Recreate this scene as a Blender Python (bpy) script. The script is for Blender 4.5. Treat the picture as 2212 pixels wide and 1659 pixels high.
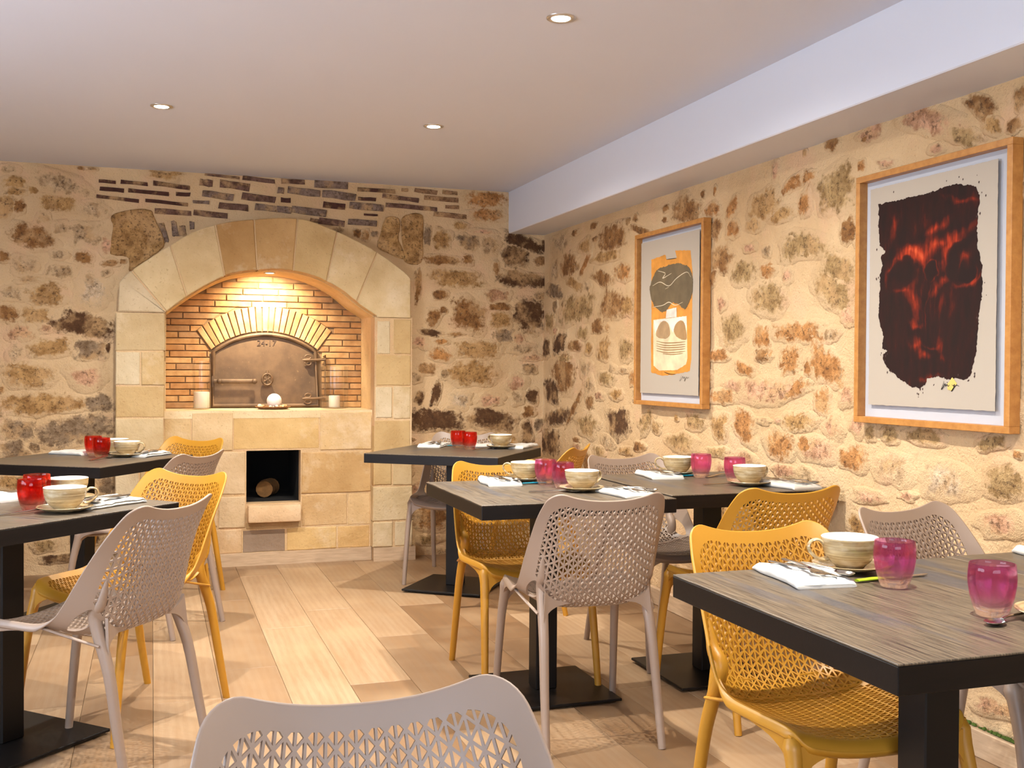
# Breakfast room with stone walls and an old bread oven (Blender 4.5, Cycles)
import bpy, bmesh, math, random
import numpy as np
from mathutils import Vector, Matrix, noise
from mathutils.geometry import delaunay_2d_cdt

for _o in list(bpy.data.objects):
    bpy.data.objects.remove(_o)
SC = bpy.context.scene
COL = SC.collection
R = math.radians


def srgb(r, g, b):
    f = lambda v: (v / 255 / 12.92) if v / 255 <= 0.04045 else ((v / 255 + 0.055) / 1.055) ** 2.4
    return (f(r), f(g), f(b), 1.0)


# ------------------------------------------------------------------ camera
F_PX, YAW, PITCH, ROLL = 2300.0, R(18.7), R(0.85), R(0.35)
fw = Vector((math.sin(YAW) * math.cos(PITCH), math.cos(YAW) * math.cos(PITCH), -math.sin(PITCH)))
rt = Vector((math.cos(YAW), -math.sin(YAW), 0))
dn = fw.cross(rt)
rt2 = rt * math.cos(ROLL) - dn * math.sin(ROLL)
dn2 = rt * math.sin(ROLL) + dn * math.cos(ROLL)
cam = bpy.data.cameras.new('camera')
cam.sensor_width = 36.0
cam.lens = F_PX / 2212 * 36.0
cam.clip_start = 0.05
camo = bpy.data.objects.new('camera', cam)
COL.objects.link(camo)
camo.matrix_world = Matrix(((rt2.x, -dn2.x, -fw.x, 0), (rt2.y, -dn2.y, -fw.y, 0), (rt2.z, -dn2.z, -fw.z, 1.2), (0, 0, 0, 1)))
SC.camera = camo

# ------------------------------------------------------------------ light of the place
wd = bpy.data.worlds.new('world')
SC.world = wd
wd.use_nodes = True
wd.node_tree.nodes['Background'].inputs[0].default_value = (0.62, 0.78, 1.0, 1)
wd.node_tree.nodes['Background'].inputs[1].default_value = 1.0
SC.view_settings.view_transform = 'Standard'
SC.view_settings.look = 'None'
SC.view_settings.gamma = 1.0
SC.view_settings.use_curve_mapping = False
SC.view_settings.exposure = 0.32
SC.cycles.max_bounces = 6
SC.cycles.diffuse_bounces = 3
SC.cycles.adaptive_threshold = 0.1
SC.cycles.use_light_tree = False
SC.cycles.glossy_bounces = 2
SC.cycles.transmission_bounces = 6
SC.cycles.caustics_reflective = False
SC.cycles.caustics_refractive = False
DOWN_W = 185.0
DOWN_C = (1.0, 0.95, 0.87)
NICHE_W = 70.0
WINDOW_W = 50.0


def window_light(name, loc, rot, sx, sy, w):
    l = bpy.data.lights.new(name, 'AREA')
    l.shape = 'RECTANGLE'
    l.size, l.size_y = sx, sy
    l.energy = w
    l.color = (0.70, 0.82, 1.0)
    o = bpy.data.objects.new(name, l)
    COL.objects.link(o)
    o.location = loc
    o.rotation_euler = rot
    return o


# daylight through the two windows: in the left wall and in the wall behind the camera
window_light('window_daylight', (-2.72, 2.2, 1.45), (0, R(-122), 0), 1.2, 2.4, WINDOW_W * 2.6)
window_light('window_daylight_behind', (-0.4, -2.42, 1.45), (R(112), 0, 0), 3.0, 1.2, WINDOW_W * 2.0)


# ------------------------------------------------------------------ helpers
def tag(o, label=None, cat=None, group=None, kind=None):
    if label: o['label'] = label
    if cat: o['category'] = cat
    if group: o['group'] = group
    if kind: o['kind'] = kind
    return o


def empty(name, loc=(0, 0, 0), rz=0.0, parent=None):
    o = bpy.data.objects.new(name, None)
    o.empty_display_size = 0.1
    COL.objects.link(o)
    o.location = loc
    o.rotation_euler = (0, 0, rz)
    if parent: o.parent = parent
    return o


def put(name, me, parent=None, loc=(0, 0, 0), rot=(0, 0, 0), mat=None, color=None, scale=None):
    """Link one object on (possibly shared) mesh data; the material sits on the object."""
    o = bpy.data.objects.new(name, me)
    COL.objects.link(o)
    if parent: o.parent = parent
    o.location = loc
    o.rotation_euler = rot
    if scale: o.scale = scale
    if mat:
        if not me.materials: me.materials.append(None)
        o.material_slots[0].link = 'OBJECT'
        o.material_slots[0].material = mat
    if color: o.color = color
    return o


def mesh(name, verts, faces, smooth=False, angle=None):
    me = bpy.data.meshes.new(name)
    me.from_pydata([tuple(v) for v in verts], [], [tuple(f) for f in faces])
    bm = bmesh.new(); bm.from_mesh(me)
    bmesh.ops.recalc_face_normals(bm, faces=bm.faces)
    bm.to_mesh(me); bm.free()
    if smooth:
        for p in me.polygons: p.use_smooth = True
        if angle: me.set_sharp_from_angle(angle=R(angle))
    me.update()
    return me


def wloc(p):
    v = Vector((0, 0, 0))
    while p:
        v += p.location
        p = p.parent
    return v


def mk(name, verts, faces, mat, parent=None, smooth=False, angle=None, color=None, world=False):
    """One mesh object; world=True means the vertices are world coordinates (parents unrotated)."""
    if world and parent:
        w = wloc(parent)
        verts = [(v[0] - w.x, v[1] - w.y, v[2] - w.z) for v in verts]
    return put(name, mesh(name, verts, faces, smooth, angle), parent, mat=mat, color=color)


class MB:
    def __init__(s): s.v, s.f = [], []

    def add(s, v, f):
        n = len(s.v); s.v += [tuple(q) for q in v]; s.f += [tuple(i + n for i in q) for q in f]
        return s

    def box(s, x0, x1, y0, y1, z0, z1):
        return s.add([(x0, y0, z0), (x1, y0, z0), (x1, y1, z0), (x0, y1, z0), (x0, y0, z1), (x1, y0, z1), (x1, y1, z1), (x0, y1, z1)],
                     [(0, 3, 2, 1), (4, 5, 6, 7), (0, 1, 5, 4), (1, 2, 6, 5), (2, 3, 7, 6), (3, 0, 4, 7)])


def box_mesh(name, x0, x1, y0, y1, z0, z1, bev=0.0, seg=1):
    m = MB().box(x0, x1, y0, y1, z0, z1)
    me = mesh(name, m.v, m.f)
    if bev:
        bm = bmesh.new(); bm.from_mesh(me)
        bmesh.ops.bevel(bm, geom=bm.edges[:], offset=bev, segments=seg, profile=0.5, affect='EDGES')
        bm.to_mesh(me); bm.free()
        if seg > 1:
            for p in me.polygons: p.use_smooth = True
            me.set_sharp_from_angle(angle=R(40))
    return me


def lathe(profile, n=32, closed_axis=True):
    v, f = [], []
    for r, z in profile:
        for i in range(n):
            a = 2 * math.pi * i / n
            v.append((r * math.cos(a), r * math.sin(a), z))
    m = len(profile)
    for j in range(m - 1):
        for i in range(n):
            k = (i + 1) % n
            f.append((j * n + i, j * n + k, (j + 1) * n + k, (j + 1) * n + i))
    if closed_axis:
        f.append(tuple(range(n))[::-1]); f.append(tuple(range((m - 1) * n, m * n)))
    return v, f


def catmull(P, n=8, closed=False):
    P = [np.array(p, float) for p in P]
    out = []
    N = len(P)
    for i in range(N if closed else N - 1):
        p1, p2 = P[i], P[(i + 1) % N]
        p0 = P[i - 1] if (closed or i > 0) else 2 * p1 - p2
        p3 = P[(i + 2) % N] if (closed or i + 2 < N) else 2 * p2 - p1
        for k in range(n):
            t = k / n
            out.append(0.5 * ((2 * p1) + (-p0 + p2) * t + (2 * p0 - 5 * p1 + 4 * p2 - p3) * t * t + (-p0 + 3 * p1 - 3 * p2 + p3) * t ** 3))
    if not closed: out.append(P[-1])
    return out


def sweep(path, radii, n=10, up=(0, 0, 1), closed=False, flat=None):
    """Tube along path; radii scalar / list / list of (ra, rb)."""
    P = [np.array(p, float) for p in path]
    N = len(P)
    v, f = [], []
    prev = np.array(up, float)
    for i in range(N):
        a = P[(i + 1) % N] if (closed or i < N - 1) else P[i]
        b = P[i - 1] if (closed or i > 0) else P[i]
        t = a - b; t /= (np.linalg.norm(t) + 1e-12)
        x = prev - t * prev.dot(t)
        if np.linalg.norm(x) < 1e-5: x = np.array([1.0, 0, 0]) - t * t[0]
        x /= np.linalg.norm(x)
        if flat is None: prev = x
        y = np.cross(t, x)
        r = radii[i] if isinstance(radii, (list, tuple)) else radii
        ra, rb = r if isinstance(r, (list, tuple)) else (r, r)
        for k in range(n):
            an = 2 * math.pi * k / n
            v.append(P[i] + x * ra * math.cos(an) + y * rb * math.sin(an))
    for i in range(N if closed else N - 1):
        j = (i + 1) % N
        for k in range(n):
            l = (k + 1) % n
            f.append((i * n + k, i * n + l, j * n + l, j * n + k))
    if not closed:
        f.append(tuple(range(n))[::-1]); f.append(tuple(range((N - 1) * n, N * n)))
    return v, f


def offset_poly(poly, d):
    """Inward offset of a counter-clockwise polygon."""
    n = len(poly); out = []
    for i in range(n):
        p0, p1, p2 = np.array(poly[i - 1]), np.array(poly[i]), np.array(poly[(i + 1) % n])
        a = p1 - p0; b = p2 - p1
        a = a / (np.linalg.norm(a) + 1e-9); b = b / (np.linalg.norm(b) + 1e-9)
        na, nb = np.array([-a[1], a[0]]), np.array([-b[1], b[0]])
        m = na + nb; L = np.linalg.norm(m)
        m = m / L if L > 1e-6 else na
        k = d / max(0.35, m.dot(na))
        out.append(tuple(p1 + m * k))
    return out


def ccw(poly):
    a = sum(poly[i - 1][0] * poly[i][1] - poly[i][0] * poly[i - 1][1] for i in range(len(poly)))
    return poly if a > 0 else poly[::-1]


def prism(poly, fmap, d0, d1, ch):
    """Extruded polygon with a chamfered front; fmap(u, v, depth) gives the point, depth grows away from the viewer."""
    poly = ccw(list(poly)); n = len(poly)
    inn = offset_poly(poly, ch)
    v = [fmap(u, w, d0) for u, w in inn] + [fmap(u, w, d0 + ch) for u, w in poly] + [fmap(u, w, d1) for u, w in poly]
    f = [tuple(range(n))]
    for i in range(n):
        j = (i + 1) % n
        f += [(i, j, n + j, n + i), (n + i, n + j, 2 * n + j, 2 * n + i)]
    f.append(tuple(range(2 * n, 3 * n))[::-1])
    return v, f


def clip_half(poly, nx, ny, c):
    """Keep nx*x+ny*y <= c."""
    out = []
    for i in range(len(poly)):
        p, q = poly[i - 1], poly[i]
        dp, dq = nx * p[0] + ny * p[1] - c, nx * q[0] + ny * q[1] - c
        if (dp <= 0) != (dq <= 0):
            t = dp / (dp - dq)
            out.append((p[0] + (q[0] - p[0]) * t, p[1] + (q[1] - p[1]) * t))
        if dq <= 0: out.append(q)
    return out


def area(poly):
    return abs(sum(poly[i - 1][0] * poly[i][1] - poly[i][0] * poly[i - 1][1] for i in range(len(poly)))) / 2 if len(poly) > 2 else 0


# ------------------------------------------------------------------ materials
class NT:
    def __init__(s, name):
        s.m = bpy.data.materials.new(name); s.m.use_nodes = True
        s.t = s.m.node_tree; s.t.nodes.clear()
        s.out = s.n('ShaderNodeOutputMaterial'); s.b = s.n('ShaderNodeBsdfPrincipled')
        s.l(s.b.outputs[0], s.out.inputs[0])

    def n(s, t, **k):
        q = s.t.nodes.new(t)
        for a, b in k.items(): setattr(q, a, b)
        return q

    def l(s, a, b): s.t.links.new(a, b)

    def val(s, sock, v):
        if isinstance(v, bpy.types.NodeSocket): s.l(v, sock)
        else: sock.default_value = v

    def noise(s, vec, scale, detail=4, rough=0.55):
        q = s.n('ShaderNodeTexNoise'); q.inputs['Scale'].default_value = scale
        q.inputs['Detail'].default_value = detail; q.inputs['Roughness'].default_value = rough
        if vec: s.l(vec, q.inputs['Vector'])
        return q.outputs['Fac']

    def ramp(s, fac, stops):
        q = s.n('ShaderNodeValToRGB'); s.l(fac, q.inputs[0])
        e = q.color_ramp.elements
        while len(e) < len(stops): e.new(0.5)
        for k, (p, c) in enumerate(stops):
            e[k].position = p; e[k].color = c if len(c) == 4 else (*c, 1)
        return q.outputs[0]

    def mix(s, fac, a, b, mode='MIX'):
        q = s.n('ShaderNodeMix', data_type='RGBA', blend_type=mode)
        s.val(q.inputs[0], fac); s.val(q.inputs[6], a); s.val(q.inputs[7], b)
        return q.outputs[2]

    def math(s, op, a, b=0.0):
        q = s.n('ShaderNodeMath', operation=op); s.val(q.inputs[0], a); s.val(q.inputs[1], b)
        return q.outputs[0]

    def mapr(s, v, a, b, c, d):
        q = s.n('ShaderNodeMapRange'); s.l(v, q.inputs[0])
        for i, k in enumerate((a, b, c, d)): q.inputs[i + 1].default_value = k
        return q.outputs[0]

    def pos(s): return s.n('ShaderNodeNewGeometry').outputs['Position']

    def obj(s): return s.n('ShaderNodeTexCoord').outputs['Object']

    def scale(s, vec, sc, add=None):
        q = s.n('ShaderNodeMapping'); s.l(vec, q.inputs[0]); q.inputs['Scale'].default_value = sc
        if add is not None:
            w = s.n('ShaderNodeVectorMath', operation='ADD'); s.l(q.outputs[0], w.inputs[0]); s.l(add, w.inputs[1])
            return w.outputs[0]
        return q.outputs[0]

    def bump(s, h, strength, dist):
        q = s.n('ShaderNodeBump'); q.inputs['Strength'].default_value = strength; q.inputs['Distance'].default_value = dist
        s.l(h, q.inputs['Height']); s.l(q.outputs[0], s.b.inputs['Normal'])
        return q

    def set(s, **k):
        for a, v in k.items(): s.val(s.b.inputs[a.replace('_', ' ')], v)
        return s


def plain(name, col, rough=0.5, metal=0.0, **k):
    m = NT(name); m.set(Base_Color=col, Roughness=rough, Metallic=metal, **k)
    return m.m


MORTAR = srgb(226, 200, 166)


def mortar_color(m, p):
    c = m.mix(m.mapr(m.noise(p, 2.2, 4), 0.3, 0.7, 0, 1), srgb(200, 164, 118), srgb(222, 190, 146))
    pk = m.ramp(m.noise(p, 5.5, 4), [(0.54, (0, 0, 0, 1)), (0.70, (1, 1, 1, 1))])
    c = m.mix(m.math('MULTIPLY', pk, 0.4), c, srgb(222, 174, 138))
    sp = m.ramp(m.noise(p, 170, 2, 0.6), [(0.64, (0, 0, 0, 1)), (0.73, (1, 1, 1, 1))])
    return m.mix(m.math('MULTIPLY', sp, 0.5), c, srgb(138, 100, 64))


def mat_mortar():
    m = NT('lime_mortar'); p = m.pos()
    m.set(Base_Color=mortar_color(m, p), Roughness=0.95)
    h = m.math('ADD', m.noise(p, 14, 4, 0.65), m.math('MULTIPLY', m.noise(p, 110, 3), 0.35))
    m.bump(h, 0.65, 0.02)
    return m.m


def mat_rubble():
    """Rough stone, its rim washed over with the wall's mortar (attribute 'edge' runs 0 in the middle to 1 at the rim)."""
    m = NT('rubble_stone'); p = m.pos()
    oi = m.n('ShaderNodeObjectInfo')
    w = m.n('ShaderNodeVectorMath', operation='ADD'); m.l(p, w.inputs[0]); m.l(oi.outputs['Random'], w.inputs[1])
    v = w.outputs[0]
    n1 = m.noise(v, 18, 5, 0.7)
    col = oi.outputs['Color']
    c = m.mix(m.mapr(n1, 0.36, 0.62, 0, 1), m.mix(1.0, col, (0.50, 0.43, 0.34, 1), 'MULTIPLY'), col)
    c = m.mix(m.ramp(m.noise(v, 8, 4, 0.6), [(0.50, (0, 0, 0, 1)), (0.64, (0.7, 0.7, 0.7, 1))]), c, srgb(206, 164, 112))
    n2 = m.noise(v, 52, 4, 0.75)
    c = m.mix(m.ramp(n2, [(0.52, (0, 0, 0, 1)), (0.64, (0.75, 0.75, 0.75, 1))]), c, srgb(70, 44, 20))
    at = m.n('ShaderNodeAttribute', attribute_name='edge')
    e = m.math('ADD', m.math('ADD', at.outputs['Fac'], m.mapr(n1, 0.25, 0.75, -0.34, 0.34)), m.mapr(n2, 0.25, 0.75, -0.16, 0.16))
    q = m.mapr(e, 0.56, 0.82, 0, 1)
    c = m.mix(q, c, mortar_color(m, p))
    m.set(Base_Color=c, Roughness=0.93)
    h = m.math('ADD', n1, m.math('MULTIPLY', n2, 0.5))
    m.bump(h, 0.8, 0.02)
    return m.m


def mat_block(name='dressed_sandstone', rough_scale=36, strength=0.45):
    m = NT(name); p = m.pos()
    oi = m.n('ShaderNodeObjectInfo')
    w = m.n('ShaderNodeVectorMath', operation='ADD'); m.l(p, w.inputs[0]); m.l(oi.outputs['Random'], w.inputs[1])
    v = w.outputs[0]
    c = m.mix(m.mapr(m.noise(v, 5, 6), 0.3, 0.7, 0, 1), m.mix(1.0, oi.outputs['Color'], (0.78, 0.72, 0.62, 1), 'MULTIPLY'), oi.outputs['Color'])
    c = m.mix(m.ramp(m.noise(v, 3, 5, 0.7), [(0.55, (0, 0, 0, 1)), (0.75, (0.6, 0.6, 0.6, 1))]), c, srgb(236, 216, 184))
    c = m.mix(m.ramp(m.noise(v, 90, 3), [(0.62, (0, 0, 0, 1)), (0.72, (0.45, 0.45, 0.45, 1))]), c, srgb(150, 110, 66))
    m.set(Base_Color=c, Roughness=0.9)
    h = m.math('ADD', m.noise(v, rough_scale, 4, 0.65), m.math('MULTIPLY', m.noise(v, 9, 4), 0.8))
    m.bump(h, strength, 0.012)
    return m.m


def mat_brick():
    m = NT('fired_brick'); p = m.pos()
    oi = m.n('ShaderNodeObjectInfo')
    c = m.mix(m.mapr(m.noise(p, 14, 5), 0.3, 0.7, 0, 1), m.mix(1.0, oi.outputs['Color'], (0.66, 0.56, 0.46, 1), 'MULTIPLY'), oi.outputs['Color'])
    m.set(Base_Color=c, Roughness=0.85)
    m.bump(m.noise(p, 60, 5), 0.35, 0.006)
    return m.m


def mat_plaster(name, col):
    m = NT(name); p = m.pos()
    m.set(Base_Color=m.mix(m.noise(p, 1.3, 3), col, tuple(min(1, q * 1.05) for q in col[:3]) + (1,)), Roughness=0.85)
    m.bump(m.noise(p, 220, 2), 0.03, 0.002)
    return m.m


def mat_plank():
    m = NT('oak_plank'); o = m.obj()
    oi = m.n('ShaderNodeObjectInfo')
    off = m.n('ShaderNodeVectorMath', operation='SCALE'); m.l(oi.outputs['Random'], off.inputs[0]); off.inputs['Scale'].default_value = 37.0
    cmb = m.n('ShaderNodeCombineXYZ')
    r = oi.outputs['Random']
    m.l(m.math('MULTIPLY', r, 31.7), cmb.inputs[0]); m.l(m.math('MULTIPLY', r, 77.3), cmb.inputs[1]); m.l(m.math('MULTIPLY', r, 13.1), cmb.inputs[2])
    g = m.scale(o, (9, 1.1, 1), cmb.outputs[0])
    wv = m.n('ShaderNodeTexWave', wave_type='BANDS', bands_direction='X'); m.l(m.scale(o, (3.2, 0.55, 1), cmb.outputs[0]), wv.inputs[0])
    wv.inputs['Scale'].default_value = 3.2; wv.inputs['Distortion'].default_value = 5.0; wv.inputs['Detail'].default_value = 3.0
    wv.inputs['Detail Scale'].default_value = 0.9
    tone = m.mix(m.mapr(r, 0.1, 0.9, 0, 1), srgb(118, 90, 64), srgb(180, 152, 120))
    c = m.mix(m.math('MULTIPLY', m.mapr(wv.outputs['Fac'], 0.2, 0.9, 0, 1), 0.2), tone, srgb(132, 96, 62))
    c = m.mix(m.mapr(m.noise(g, 2.0, 6, 0.6), 0.35, 0.7, 0, 0.5), c, srgb(146, 108, 70))
    c = m.mix(m.mapr(m.noise(m.scale(o, (60, 3, 1), cmb.outputs[0]), 4.0, 3), 0.5, 0.8, 0, 0.3), c, srgb(132, 94, 58))
    c = m.mix(m.mapr(m.noise(m.scale(o, (2, 2, 1), cmb.outputs[0]), 1.6, 2), 0.45, 0.75, 0, 0.4), c, srgb(186, 156, 120))
    m.set(Base_Color=c, Roughness=0.42)
    m.bump(m.noise(g, 14, 4), 0.06, 0.002)
    return m.m


def mat_wood(name, c1, c2, axis=(1, 1, 1), rough=0.45, sc=6.0):
    m = NT(name); o = m.obj()
    g = m.scale(o, axis)
    c = m.mix(m.mapr(m.noise(g, sc, 6, 0.6), 0.3, 0.7, 0, 1), c1, c2)
    m.set(Base_Color=c, Roughness=rough)
    m.bump(m.noise(g, sc * 4, 3), 0.05, 0.002)
    return m.m


def mat_tabletop():
    m = NT('wenge_laminate'); o = m.obj()
    fine = m.noise(m.scale(o, (520, 9, 1)), 1.0, 2)
    band = m.noise(m.scale(o, (13, 1.6, 1)), 1.0, 2)
    c = m.mix(m.mapr(fine, 0.38, 0.62, 0, 1), srgb(56, 47, 38), srgb(112, 97, 77))
    c = m.mix(m.mapr(band, 0.56, 0.66, 0, 0.5), c, srgb(58, 64, 76))
    m.set(Base_Color=c, Roughness=m.mapr(fine, 0.3, 0.7, 0.36, 0.46))
    m.b.inputs['Specular IOR Level'].default_value = 0.5
    m.bump(fine, 0.08, 0.001)
    return m.m


def mat_glass(name, top, low):
    m = NT(name); o = m.obj()
    sx = m.n('ShaderNodeSeparateXYZ'); m.l(o, sx.inputs[0])
    c = m.mix(m.mapr(sx.outputs['Z'], 0.008, 0.042, 0, 1), low, top)
    m.set(Base_Color=c, Roughness=0.02, IOR=1.45, Transmission_Weight=1.0)
    tr = m.n('ShaderNodeBsdfTransparent'); m.l(c, tr.inputs[0])
    mx = m.n('ShaderNodeMixShader'); mx.inputs[0].default_value = 0.62
    m.l(m.b.outputs[0], mx.inputs[1]); m.l(tr.outputs[0], mx.inputs[2]); m.l(mx.outputs[0], m.out.inputs[0])
    return m.m


def mat_cup():
    m = NT('glazed_stoneware'); o = m.obj()
    b = m.noise(m.scale(o, (6, 6, 260)), 1.0, 3)
    n = m.noise(m.scale(o, (9, 9, 20)), 2.0, 5)
    c = m.mix(m.mapr(b, 0.35, 0.65, 0, 1), srgb(150, 124, 84), srgb(196, 172, 128))
    c = m.mix(m.mapr(n, 0.5, 0.72, 0, 0.7), c, srgb(222, 208, 176))
    c = m.mix(m.mapr(n, 0.28, 0.42, 0.5, 0), c, srgb(92, 74, 50))
    m.set(Base_Color=c, Roughness=0.16)
    m.b.inputs['Coat Weight'].default_value = 0.5
    m.bump(b, 0.25, 0.0012)
    return m.m


def mat_cloth(name, col):
    m = NT(name); o = m.obj()
    m.set(Base_Color=col, Roughness=0.95)
    m.b.inputs['Sheen Weight'].default_value = 0.2
    w = m.math('ADD', m.noise(m.scale(o, (900, 60, 60)), 1.0, 1), m.noise(m.scale(o, (60, 900, 60)), 1.0, 1))
    m.bump(w, 0.25, 0.0006)
    return m.m


def mat_plastic(name, col):
    m = NT(name)
    m.set(Base_Color=col, Roughness=0.42)
    m.b.inputs['Subsurface Weight'].default_value = 0.0
    m.bump(m.noise(m.obj(), 900, 2), 0.05, 0.0004)
    return m.m


def mat_objcolor(name, rough=0.8, n=0.25, scale=30):
    m = NT(name)
    oi = m.n('ShaderNodeObjectInfo')
    c = m.mix(m.mapr(m.noise(m.obj(), scale, 5), 0.3, 0.7, 0, 1), m.mix(1.0, oi.outputs['Color'], (1 - n, 1 - n, 1 - n, 1), 'MULTIPLY'), oi.outputs['Color'])
    m.set(Base_Color=c, Roughness=rough)
    return m.m


def mat_paint_dark(field):
    """Dark red and black paint with brushed glowing passages (a painted surface, in the sheet's own coordinates)."""
    m = NT('dark_red_paint'); o = m.obj()
    ns = m.n('ShaderNodeTexNoise'); ns.inputs['Scale'].default_value = 6.0; ns.inputs['Detail'].default_value = 3.0; m.l(o, ns.inputs['Vector'])
    d = m.n('ShaderNodeVectorMath', operation='MULTIPLY_ADD'); m.l(ns.outputs['Color'], d.inputs[0]); d.inputs[1].default_value = (0.16, 0.16, 0); m.l(o, d.inputs[2])
    d2 = m.n('ShaderNodeVectorMath', operation='SUBTRACT'); m.l(d.outputs[0], d2.inputs[0]); d2.inputs[1].default_value = (0.08, 0.08, 0)
    f = m.mapr(m.noise(m.scale(o, (14, 4, 1)), 2.0, 4, 0.6), 0.36, 0.80, 0.0, 0.55)
    for cx, cy, rx, ry, rot, st, ring in field:
        q = m.n('ShaderNodeMapping', vector_type='TEXTURE'); m.l(d2.outputs[0], q.inputs[0])
        q.inputs['Location'].default_value = (cx, cy, 0); q.inputs['Rotation'].default_value = (0, 0, R(rot)); q.inputs['Scale'].default_value = (rx, ry, 100)
        ln = m.n('ShaderNodeVectorMath', operation='LENGTH'); m.l(q.outputs[0], ln.inputs[0])
        v = ln.outputs['Value']
        if ring:
            t = m.math('MULTIPLY', m.mapr(m.math('ABSOLUTE', m.math('SUBTRACT', v, 0.95)), 0.0, 0.22, st, 0.0), m.mapr(m.noise(o, 7.0 + st, 2), 0.42, 0.6, 0.0, 1.0))
            f = m.math('MULTIPLY', f, m.mapr(v, 0.9, 1.0, 0.35, 1.0))
        else: t = m.mapr(v, 0.0, 1.5, st, 0.0)
        f = m.math('ADD', f, t)
    f = m.math('MULTIPLY', f, m.mapr(m.noise(m.scale(o, (60, 14, 1)), 1.0, 4), 0.3, 0.7, 0.38, 0.78))
    c = m.ramp(f, [(0.0, srgb(34, 20, 16)), (0.2, srgb(44, 20, 15)), (0.42, srgb(92, 28, 14)), (0.68, srgb(160, 50, 22)), (1.0, srgb(206, 88, 48))])
    m.set(Base_Color=c, Roughness=0.75)
    m.b.inputs['Specular IOR Level'].default_value = 0.2
    return m.m


def mat_iron():
    m = NT('rusted_iron'); p = m.pos()
    c = m.mix(m.mapr(m.noise(p, 9, 6), 0.3, 0.7, 0, 1), srgb(88, 68, 50), srgb(120, 94, 68))
    c = m.mix(m.ramp(m.noise(p, 55, 4), [(0.64, (0, 0, 0, 1)), (0.74, (0.5, 0.5, 0.5, 1))]), c, srgb(160, 130, 92))
    m.set(Base_Color=c, Roughness=0.6, Metallic=0.3)
    m.bump(m.noise(p, 80, 4), 0.12, 0.003)
    return m.m


M = {}
M['mortar'] = mat_mortar(); M['rubble'] = mat_rubble(); M['block'] = mat_block(); M['brick'] = mat_brick()
M['ceil'] = mat_plaster('white_ceiling_paint', srgb(216, 218, 228)); M['beam'] = mat_plaster('white_wall_paint', srgb(216, 217, 224))
M['plank'] = mat_plank()
M['skirt'] = mat_wood('oak_skirting', srgb(186, 156, 124), srgb(214, 186, 152), (3, 3, 30), 0.5, 3)
M['oakframe'] = mat_wood('oak_frame', srgb(170, 112, 54), srgb(196, 138, 72), (20, 20, 20), 0.4, 2)
M['top'] = mat_tabletop()
M['tside'] = mat_wood('black_wood_edge', srgb(14, 10, 8), srgb(24, 17, 13), (4, 40, 40), 0.45, 2)
M['tside'].node_tree.nodes['Principled BSDF'].inputs['Specular IOR Level'].default_value = 0.25
M['metal_black'] = plain('black_powder_coat', srgb(16, 13, 12), 0.45, 0.0, Specular_IOR_Level=0.3)
M['yellow'] = mat_plastic('mustard_plastic', srgb(192, 136, 40))
M['taupe'] = mat_plastic('taupe_plastic', srgb(156, 134, 116))
M['red_glass'] = mat_glass('red_glass', (0.96, 0.32, 0.25, 1), (0.99, 0.94, 0.92, 1))
M['pink_glass'] = mat_glass('pink_glass', (0.95, 0.56, 0.80, 1), (0.99, 0.95, 0.97, 1))
cg = NT('clear_glass'); cg.set(Base_Color=(1, 1, 1, 1), Roughness=0.03, Transmission_Weight=1.0, IOR=1.4)
_t = cg.n('ShaderNodeBsdfTransparent'); _x = cg.n('ShaderNodeMixShader'); _x.inputs[0].default_value = 0.82
cg.l(cg.b.outputs[0], _x.inputs[1]); cg.l(_t.outputs[0], _x.inputs[2]); cg.l(_x.outputs[0], cg.out.inputs[0])
M['clear_glass'] = cg.m
M['cup'] = mat_cup()
M['cream'] = plain('cream_glaze', srgb(246, 236, 214), 0.2)
M['saucer'] = M['cup']
M['cloth'] = mat_cloth('white_linen', srgb(206, 200, 188))
M['steel'] = plain('polished_steel', srgb(190, 184, 176), 0.18, 1.0)
M['teal'] = plain('teal_handle', srgb(20, 120, 140), 0.3)
M['green'] = plain('lime_handle', srgb(170, 200, 40), 0.3)
M['iron'] = mat_iron()
M['near_black'] = plain('near_black', srgb(14, 10, 8), 0.95)  # one even near-black for the wood hole lining and the floor base
M['wax'] = plain('candle_wax', srgb(244, 232, 208), 0.55, Subsurface_Weight=0.2)
M['pebble'] = mat_objcolor('pebble', 0.7)
M['bark'] = mat_objcolor('log_bark', 0.95, 0.5, 20)
M['paper'] = plain('cotton_paper', srgb(176, 163, 146), 0.9)
M['mat_board'] = plain('white_mat_board', srgb(186, 186, 190), 0.9)
M['paint'] = mat_objcolor('gouache_paint', 0.6, 0.35, 14)
M['ink'] = plain('black_ink', srgb(24, 18, 16), 0.6)
M['chrome'] = plain('brushed_nickel', srgb(210, 206, 200), 0.3, 0.9)
M['pane'] = plain('window_pane', (0.9, 0.95, 1, 1), 0.02, 0.0, Transmission_Weight=1.0, IOR=1.1)
em = NT('lit_lens'); em.set(Base_Color=(1, 1, 1, 1)); em.b.inputs['Emission Color'].default_value = (1, 0.93, 0.82, 1)
em.b.inputs['Emission Strength'].default_value = 22.0
M['lens'] = em.m
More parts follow.
